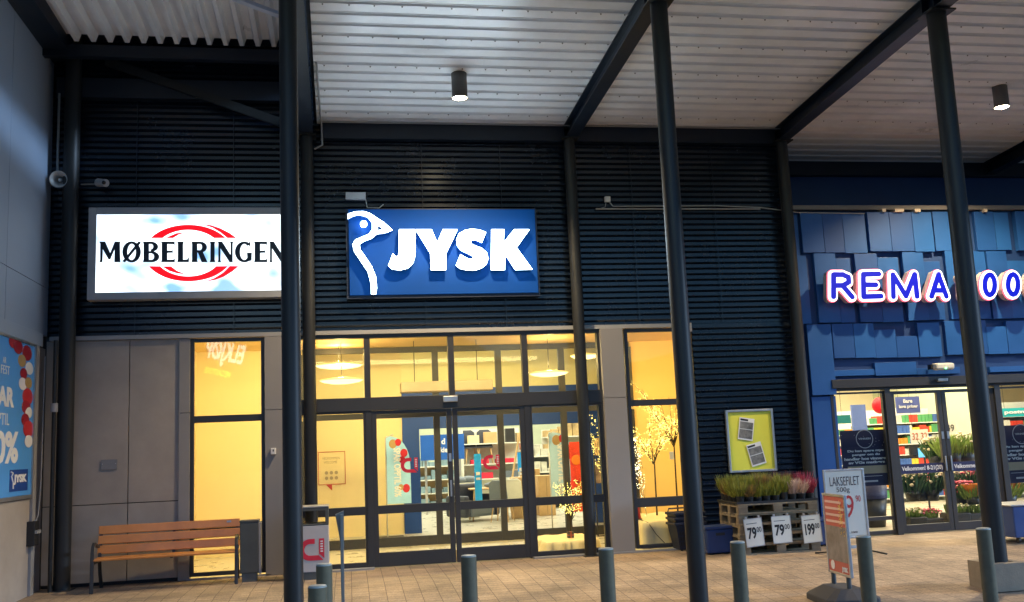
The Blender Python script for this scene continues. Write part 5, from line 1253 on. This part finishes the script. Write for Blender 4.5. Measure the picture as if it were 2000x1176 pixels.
t = thing('gift_box', 'small dark wrapped box with a figure at the foot of the small lit tree', 'gift box', (x, 15.95, .172)); part('box', MB().box((-.05, -.05, 0), (.05, .05, .10)), pbr('gift_dark', (.06, .05, .05), .5), t, world=False, bevel=.004); part('ribbon', MB().box((-.052, -.052, .04), (.052, .052, .055)).box((-.01, -.0525, 0), (.01, .0525, .102)), pbr('ribbon_red', (.4, .08, .03), .4), t, world=False)
x, z = W(1243, 1000, 15.6)
t = thing('red_lantern', 'dark red lantern beside the drooping lit tree on the tall platform', 'lantern', (x, 15.6, .43)); part('body', MB().lathe([(.07, 0), (.075, .02), (.06, .12), (.05, .26), (.02, .3), (.001, .31)], n=20), pbr('lantern_red', (.40, .02, .03), .4), t, world=False); part('base', MB().lathe([(.09, -.0), (.09, .012), (.001, .013)], n=20), black, t, world=False)
tag(part('power_cable', MB().tube([(x, 15.5, .44), (x+.08, 15.26, .40), (x+.18, 15.2, .22), (x+.32, 15.18, .06), (x+.45, 15.17, .02)], .006, 6), black), 'thin black cable hanging down the tall cloth platform', 'cable')
x, z = W(1312, 888, 15.9); tag(part('price_tag', MB().box((x-.035, 15.9, z-.08), (x+.035, 15.91, z+.05)), tw), 'small white price tag on the trunk of the tallest lit tree', 'tag')

# ================================================================== INSIDE THE SUPERMARKET
def vinner(x0, y0, x1, y1, Y, label):
    xa, za, xb_, zb_ = deco(x0, y0, x1, y1, Y); w_ = xb_-xa; h_ = zb_-za
    t = thing('window_poster', label, 'poster', (xa, Y, za), group='navy winner posters behind the supermarket glass')
    part('sheet', MB().box((xa, Y, za), (xb_, Y+.01, zb_)), nv, t)
    c_ = (xa+w_*.5, zb_-h_*.16); m_ = MB()
    for k in range(32):
        a0, a1 = 6.2832*k/32, 6.2832*(k+1)/32; r0, r1 = w_*.18, w_*.165
        m_.add([(c_[0]+r*math.cos(a), Y-.003, c_[1]+r*math.sin(a)) for r, a in ((r0, a0), (r0, a1), (r1, a1), (r1, a0))], [(0, 1, 2, 3)])
    part('emblem_ring', m_, tw, t)
    part('lettering', text_mb('VINNER!', c_[0]-w_*.13, c_[1]-h_*.012, c_[0]+w_*.13, c_[1]+h_*.022, Y-.005, .002, .03), tw, t)
    for i, s_ in enumerate(('Du kan spare mye', 'penger om du', 'handler hos vinneren', 'av VGs matbørs')):
        ww = w_*(.38, .29, .46, .38)[i]; zz = zb_-h_*(.40+.068*i); part('lettering', text_mb(s_, xa+w_*.5-ww, zz, xa+w_*.5+ww, zz+h_*.052, Y-.005, .002, .05), pbr('poster_letter_white', (.92, .92, .92), .4, var=.01), t)
    part('ticket', MB().box((xa+w_*.1, Y-.004, za+h_*.22), (xa+w_*.92, Y-.0005, za+h_*.36)), pbr('ticket_cream', (.6, .5, .33), .6), t)
    part('footer_marks', MB().box((xa+w_*.3, Y-.004, za+h_*.07), (xa+w_*.7, Y-.0005, za+h_*.10)).box((xa+w_*.2, Y-.004, za+h_*.17), (xa+w_*.8, Y-.0005, za+h_*.178)), tw, t)
    m_ = MB(); rnd = random.Random(int(x0))
    for k in range(16): m_.octa((xa+w_*rnd.random(), Y-.003, zb_-h_*.32*rnd.random()), .006)
    part('star_marks', m_, tw, t)
vinner(1650, 838, 1733, 952, 15.12, 'navy winner poster with a ring emblem left of the supermarket doors')
vinner(1957, 828, 2040, 945, 15.12, 'navy winner poster cut off by the right edge of the photo')
t = thing('hanging_sign', 'navy hanging sign reading Bare lave priser inside the supermarket', 'sign', (0, 17, 2.0)); xa, za, xb_, zb_ = deco(1752, 774, 1795, 808, 17)
ORG[t.name] = Vector((0, 17, 2)); part('board', MB().box((xa, 17, za), (xb_, 17.02, zb_)), pbr('sign_indigo', (.10, .13, .36), .5), t)
w_ = xb_-xa; h_ = zb_-za; part('lettering', text_mb('Bare', xa+w_*.3, za+h_*.62, xa+w_*.68, za+h_*.86, 16.99, .003, .03), tw, t); part('lettering', text_mb('lave priser', xa+w_*.1, za+h_*.26, xb_-w_*.1, za+h_*.52, 16.99, .003, .03), tw, t)
part('wire', MB().tube([(xa+.05, 17.01, zb_), (xa+.05, 17.01, 3.3)], .004, 4).tube([(xb_-.05, 17.01, zb_), (xb_-.05, 17.01, 3.3)], .004, 4), black, t)
xa, za, xb_, zb_ = deco(1955, 795, 2030, 815, 17.5); t = thing('hanging_sign', 'turquoise hanging sign reading postnord behind the right side window', 'sign', (xa, 17.5, za))
part('board', MB().box((xa, 17.5, za), (xb_, 17.53, zb_)), pbr('turquoise', (.02, .38, .42), .5), t); part('lettering', text_mb('postnord', xa+.08, za+.04, xb_-.06, zb_-.04, 17.49, .003, .04), tw, t); part('wire', MB().tube([(xa+.1, 17.51, zb_), (xa+.1, 17.51, 3.3)], .004, 4), black, t)
xa, za, xb_, zb_ = deco(1636, 810, 1661, 828, 17.5); t = thing('hanging_sign', 'small teal sign behind the left edge of the supermarket glass', 'sign', (xa, 17.5, za)); part('board', MB().box((xa, 17.5, za), (xb_, 17.53, zb_)), pbr('teal', (.01, .16, .16), .5), t); part('wire', MB().tube([(xa+.1, 17.51, zb_), (xa+.1, 17.51, 3.3)], .004, 4), black, t)
p = W(1718, 792, 17.6); t = thing('red_balloon', 'round red balloon sign high inside the left side window', 'balloon', (p[0], 17.6, p[1])); part('body', MB().sphere((0, 0, 0), .16, 20, 12, (1, .4, 1)), pbr('market_red', (.6, .01, .02), .4), t, world=False); part('string', MB().tube([(0, 0, .15), (0, 0, 3.3-p[1])], .004, 4), black, t, world=False)
xa, za, xb_, zb_ = deco(1668, 790, 1690, 850, 19); t = thing('blue_partition', 'pale blue partition panel seen behind the left winner poster', 'panel', (xa, 19, 0)); part('panel', MB().box((xa, 19, .01), (xb_, 19.05, zb_)), pbr('partition_blue', (.10, .16, .42), .5), t); part('foot', MB().box((xa, 18.9, .008), (xb_, 19.15, .03)), metal, t)
# goods shelves: every product its own colour
cols = [(.6, .05, .03), (.65, .5, .05), (.08, .3, .12), (.7, .68, .6), (.05, .12, .4), (.65, .25, .03), (.45, .45, .42)]
pms = [pbr('packaging_%d' % i, c, .45, var=.15) for i, c in enumerate(cols)]
def market_shelf(cx, Y, w_, h_, label, seed, nrow=8):
    x, _ = W(cx, 900, Y); t = thing('market_shelf', label, 'shelf', (x, Y, 0)); rnd = random.Random(seed)
    part('back_panel', MB().box((-w_, .4, .01), (w_, .43, h_)), white, t, world=False)
    mbs = [MB() for _ in pms]
    for k in range(nrow):
        z = .12+(h_-.2)/nrow*k; part('shelf', MB().box((-w_, 0, z-.02), (w_, .399, z)), white, t, world=False)
        xx = -w_+.02; top = (h_-.2)/nrow-.05
        while xx < w_-.12:
            c_ = rnd.randrange(len(pms)); bw_ = rnd.uniform(.05, .10); hh = rnd.uniform(.65, .98)*top
            for q in range(rnd.randint(1, 4)):
                if xx > w_-.1: break
                mbs[c_].box((xx, .03, z+.001), (xx+bw_*.92, .3, z+hh)); xx += bw_
    for mb, mt in zip(mbs, pms):
        if mb.v:
            o = part('packages', mb, mt, t, world=False); o['kind'] = 'stuff'
market_shelf(1775, 21.2, 1.5, 2.15, 'shelf full of coloured packages behind the left door leaf', 4)
market_shelf(1645, 19.9, .5, 1.9, 'shelf with orange and yellow goods at the left edge of the supermarket window', 6)
market_shelf(1890, 22.0, 1.6, 2.2, 'shelf of packages behind the right door leaf and column', 9)
market_shelf(1985, 20.5, 1.0, 2.2, 'shelf of packages behind the right side window', 11)
xa, za, xb_, zb_ = deco(1780, 838, 1812, 866, 18.6); t = thing('price_board', 'pale price boards with large 32 figures hanging behind the left door leaf', 'price sign', (xa, 18.6, za)); part('board', MB().box((xa, 18.6, za), (xb_, 18.61, zb_)), pbr('price_cream', (.65, .6, .5), .5), t)
w_ = xb_-xa; h_ = zb_-za; part('lettering', text_mb('32 32', xa+w_*.08, za+h_*.25, xb_-w_*.08, zb_-h_*.25, 18.59, .002), pbr('figure_red', (.45, .1, .05), .5), t); part('wire', MB().tube([(xa+.05, 18.6, zb_), (xa+.05, 18.6, 3.3)], .004, 4), black, t)
xa, za, xb_, zb_ = deco(1847, 824, 1866, 850, 18.3); t = thing('price_board', 'small pale price board reading 49 above the leafy bouquets', 'price sign', (xa, 18.3, za)); part('board', MB().box((xa, 18.3, za), (xb_, 18.31, zb_)), pbr('price_cream', (.65, .6, .5), .5), t)
part('lettering', text_mb('49', xa+.03, za+.07, xb_-.05, zb_-.05, 18.29, .002), black, t); part('wire', MB().tube([(xa+.05, 18.3, zb_), (xa+.05, 18.3, 3.3)], .004, 4), black, t)
p = W(1806, 884, 18.2); t = thing('till_screen', 'blue lit till screen behind the left door leaf', 'screen', (p[0], 18.2, 0)); part('screen', MB().box((-.13, -.01, p[1]-.09), (.13, .02, p[1]+.09)), emi('screen_blue', (.15, .5, .9), .45), t, world=False); part('stand', MB().tube([(0, .02, .01), (0, .02, p[1]-.09)], .02, 8), black, t, world=False); part('monitor_back', MB().box((-.28, .05, p[1]-.05), (-.1, .1, p[1]+.15)), black, t, world=False)
# flowers
def blades(mb, rnd, n, cx, cy, z0, r, h, w_, lean=.12, y_sq=.8):
    for k in range(n):
        a_ = rnd.uniform(0, 6.283); r0 = r*math.sqrt(rnd.random()); x0, y0 = cx+r0*math.cos(a_), cy+r0*math.sin(a_)*y_sq; l_ = rnd.uniform(0, lean); hh = h*rnd.uniform(.55, 1)
        b_ = rnd.uniform(0, 3.14); dx_, dy_ = w_*math.cos(b_), w_*math.sin(b_); x1, y1 = x0+l_*math.cos(a_), y0+l_*math.sin(a_)
        mb.add([(x0, y0, z0), (x0*.5+x1*.5+dx_, y0*.5+y1*.5+dy_, z0+hh*.6), (x1, y1, z0+hh), (x0*.5+x1*.5-dx_, y0*.5+y1*.5-dy_, z0+hh*.6)], [(0, 1, 2, 3)])
lgreen = pbr('leaf_light', (.20, .28, .05), .6, var=.4, scale=12); dgreen = pbr('leaf_dark', (.035, .09, .03), .6, var=.4, scale=12); pinkm = pbr('petal_pink', (.65, .12, .16), .6, var=.3); cream = pbr('petal_cream', (.65, .55, .35), .6, var=.25); orng = pbr('wrap_orange', (.75, .20, .02), .4, var=.25, scale=6); wrap = pbr('wrap_clear', (.5, .55, .4), .25, var=.2, scale=9)
def bouquet(px, pyb, pyt, Y, r, leaf, petal, label, npet=60, pot=black, wrapm=None):
    r *= 1.2; pyt -= 5
    x, zb_ = W(px, pyb, Y); _, zt_ = W(px, pyt, Y); zb_ = max(zb_, .01)
    t = thing('flower_bouquet', label, 'flowers', (x, Y, zb_), group='bouquets and potted flowers at the supermarket entrance'); rnd = random.Random(int(px*7+pyb)); h_ = zt_-zb_
    part('bucket', MB().lathe([(.001, .0), (r*.55, 0), (r*.7, h_*.35), (r*.66, h_*.35), (.001, h_*.3)], n=16), pot, t, world=False)
    mb = MB(); blades(mb, rnd, 150, 0, 0, h_*.22, r*.9, h_*.80, .022, r*.9); part('leaves', mb, leaf, t, world=False)
    if petal:
        mb = MB()
        for k in range(npet):
            a_ = rnd.uniform(0, 6.28); q = r*math.sqrt(rnd.random()); mb.sphere((q*math.cos(a_), q*math.sin(a_), h_*rnd.uniform(.55, 1.02)), rnd.uniform(.018, .042), 7, 5, (1, 1, .7))
        part('blossoms', mb, petal, t, world=False)
    if wrapm: part('wrapping', MB().lathe([(r*.4, h_*.3), (r*.8, h_*.65), (r*1.05, h_*.95)], n=9, smooth=False), wrapm, t, world=False)
    return t
bq_ = [(1784, 978, 925, 16.6, .17, dgreen, cream, 'cream bouquet under the opening hours band, leftmost of the row'), (1800, 978, 918, 16.7, .17, dgreen, pinkm, 'bouquet with pale pink blooms in the middle of the left door leaf'), (1822, 978, 920, 16.6, .16, dgreen, cream, 'cream bouquet at the right side of the left door leaf'),
       (1860, 905, 852, 17.0, .22, lgreen, None, 'big leafy green bouquet above the band on the right door leaf'), (1886, 905, 850, 17.1, .24, lgreen, cream, 'big leafy bouquet above the band beside the front column'), (1828, 910, 860, 17.4, .16, dgreen, cream, 'dark leafy bouquet above the band on the left door leaf'),
       (1858, 965, 925, 16.5, .15, dgreen, cream, 'cream bouquet below the band on the right door leaf'), (1896, 955, 922, 16.7, .17, dgreen, pinkm, 'pink bouquet below the band beside the front column'), (1878, 985, 945, 16.2, .16, dgreen, pinkm, 'rose coloured bouquet in the middle of the right door leaf')]
for b_ in bq_: bouquet(*b_[:7], b_[7])
bouquet(1902, 985, 948, 15.9, .15, lgreen, None, 'bouquet in orange wrapping beside the front column', wrapm=orng)
bouquet(1965, 985, 940, 16.0, .24, lgreen, None, 'large plant in bright orange wrapping behind the right side window', wrapm=orng)
for i, (px0_, px1_, yb_, yt_, Y, mt, lb) in enumerate(((1770, 1800, 1028, 990, 15.9, cream, 'low dark tub of pale flowers behind the left door leaf'), (1800, 1832, 1026, 992, 16.0, pinkm, 'low dark tub of red and pink flowers behind the left door leaf'), (1852, 1884, 1020, 982, 15.9, cream, 'low dark tub of yellow green plants behind the right door leaf'), (1886, 1920, 1018, 982, 15.9, cream, 'low dark tub of green plants beside the front column'))):
    a = W(px0_, yb_, Y); b = W(px1_, yt_, Y); z0_ = .01; w_ = (b[0]-a[0])/2; t = thing('flower_tub', lb, 'flower tub', ((a[0]+b[0])/2, Y, z0_), group='low black tubs of flowers inside the doors'); zt_ = b[1]
    part('tub', MB().box((-w_, -.15, 0), (w_, .25, zt_-.17)), black, t, world=False, bevel=.02)
    rnd = random.Random(i); mb = MB(); blades(mb, rnd, 170, 0, 0.03, zt_-.20, w_*.95, .20, .012, .05); part('leaves', mb, lgreen, t, world=False)
    mb = MB()
    for k in range(28 if i < 2 else 12): mb.sphere((rnd.uniform(-w_, w_), rnd.uniform(-.14, .2), zt_-.05+rnd.uniform(-.05, .03)), rnd.uniform(.015, .03), 7, 5, (1, 1, .7))
    part('blossoms', mb, pinkm if i == 1 else mt, t, world=False)
x, z = W(1700, 1005, 16.4); t = thing('dark_bin', 'dark tub with faded navy cover behind the lower left supermarket window', 'tub', (x, 16.4, 0)); part('tub', MB().lathe([(.001, .01), (.24, .01), (.30, .5), (.001, .5)], n=24), black, t, world=False); part('cover', MB().lathe([(.31, .5), (.32, .75), (.001, .76)], n=24), nv, t, world=False)
# lit strip fittings in the supermarket
for i, (px, py) in enumerate(((1690, 772), (1790, 770), (1975, 775))):
    x, z = W(px, py, 17.0+i*.3)
for i, (x, y) in enumerate(((9.4, 17.2), (11.6, 17.6), (9.4, 19.6), (11.9, 20.0), (13.6, 18.0))):
    t = thing('strip_light', ['strip light just inside the left supermarket window', 'strip light behind the right supermarket door', 'strip light further back on the left of the supermarket', 'strip light further back on the right of the supermarket', 'strip light behind the right side window'][i], 'lamp', (x, y, 3.26), group='ceiling strip lights in the supermarket')
    part('housing', MB().box((-.7, -.06, 0), (.7, .06, .04)), white, t, world=False); part('tube', MB().box((-.68, -.045, -.025), (.68, .045, -.0005)), emi('tube_white', (1, .93, .75), 3), t, world=False)

# ================================================================== lit sign across the car park, seen as a reflection in the tall left window
ym = 15-2*0-60.0; Ydist = 30-ym
def RP(px, py): x, z = W(px, py, Ydist); return x, z
a = RP(466, 722); b = RP(404, 662)
t = thing('distant_sign', 'lit white and yellow sign across the car park, mirrored in the tall left window', 'sign', ((a[0]+b[0])/2, ym, 0))
tl = math.radians(14)
cx_, cz_ = (a[0]+b[0])/2, (a[1]+b[1])/2
def back_text(s_, x0, x1, z0, z1, mt, nm='lettering'):
    mb = text_mb(s_, x0, z0, x1, z1, 0, .05, .03)
    # turned to face the shop: reads correctly for someone standing at the shop and looking at the car park
    mb.v = [(cx_-(v[0]*math.cos(tl)-v[2]*math.sin(tl)), ym-v[1], cz_+v[0]*math.sin(tl)+v[2]*math.cos(tl)) for v in mb.v]; return part(nm, mb, mt, t)
back_text('ELKJØP', -1.5, 1.3, -.9, 1.0, emi('far_white', (.95, .97, 1), 5))
a = RP(448, 742); back_text('MEGASTORE', -.9, 1.0, -1.6, -1.15, emi('far_yellow', (1, .85, .05), 5))
part('mast', MB().cyl((cx_, ym-.5, 0), (cx_, ym-.5, cz_-2.4), .3, .2, 16), steel, t)
part('board', MB().box((cx_-3.2, ym-.45, cz_-2.6), (cx_+3.2, ym-.2, cz_+2.2)), pbr('far_board', (.02, .03, .05), .6), t)
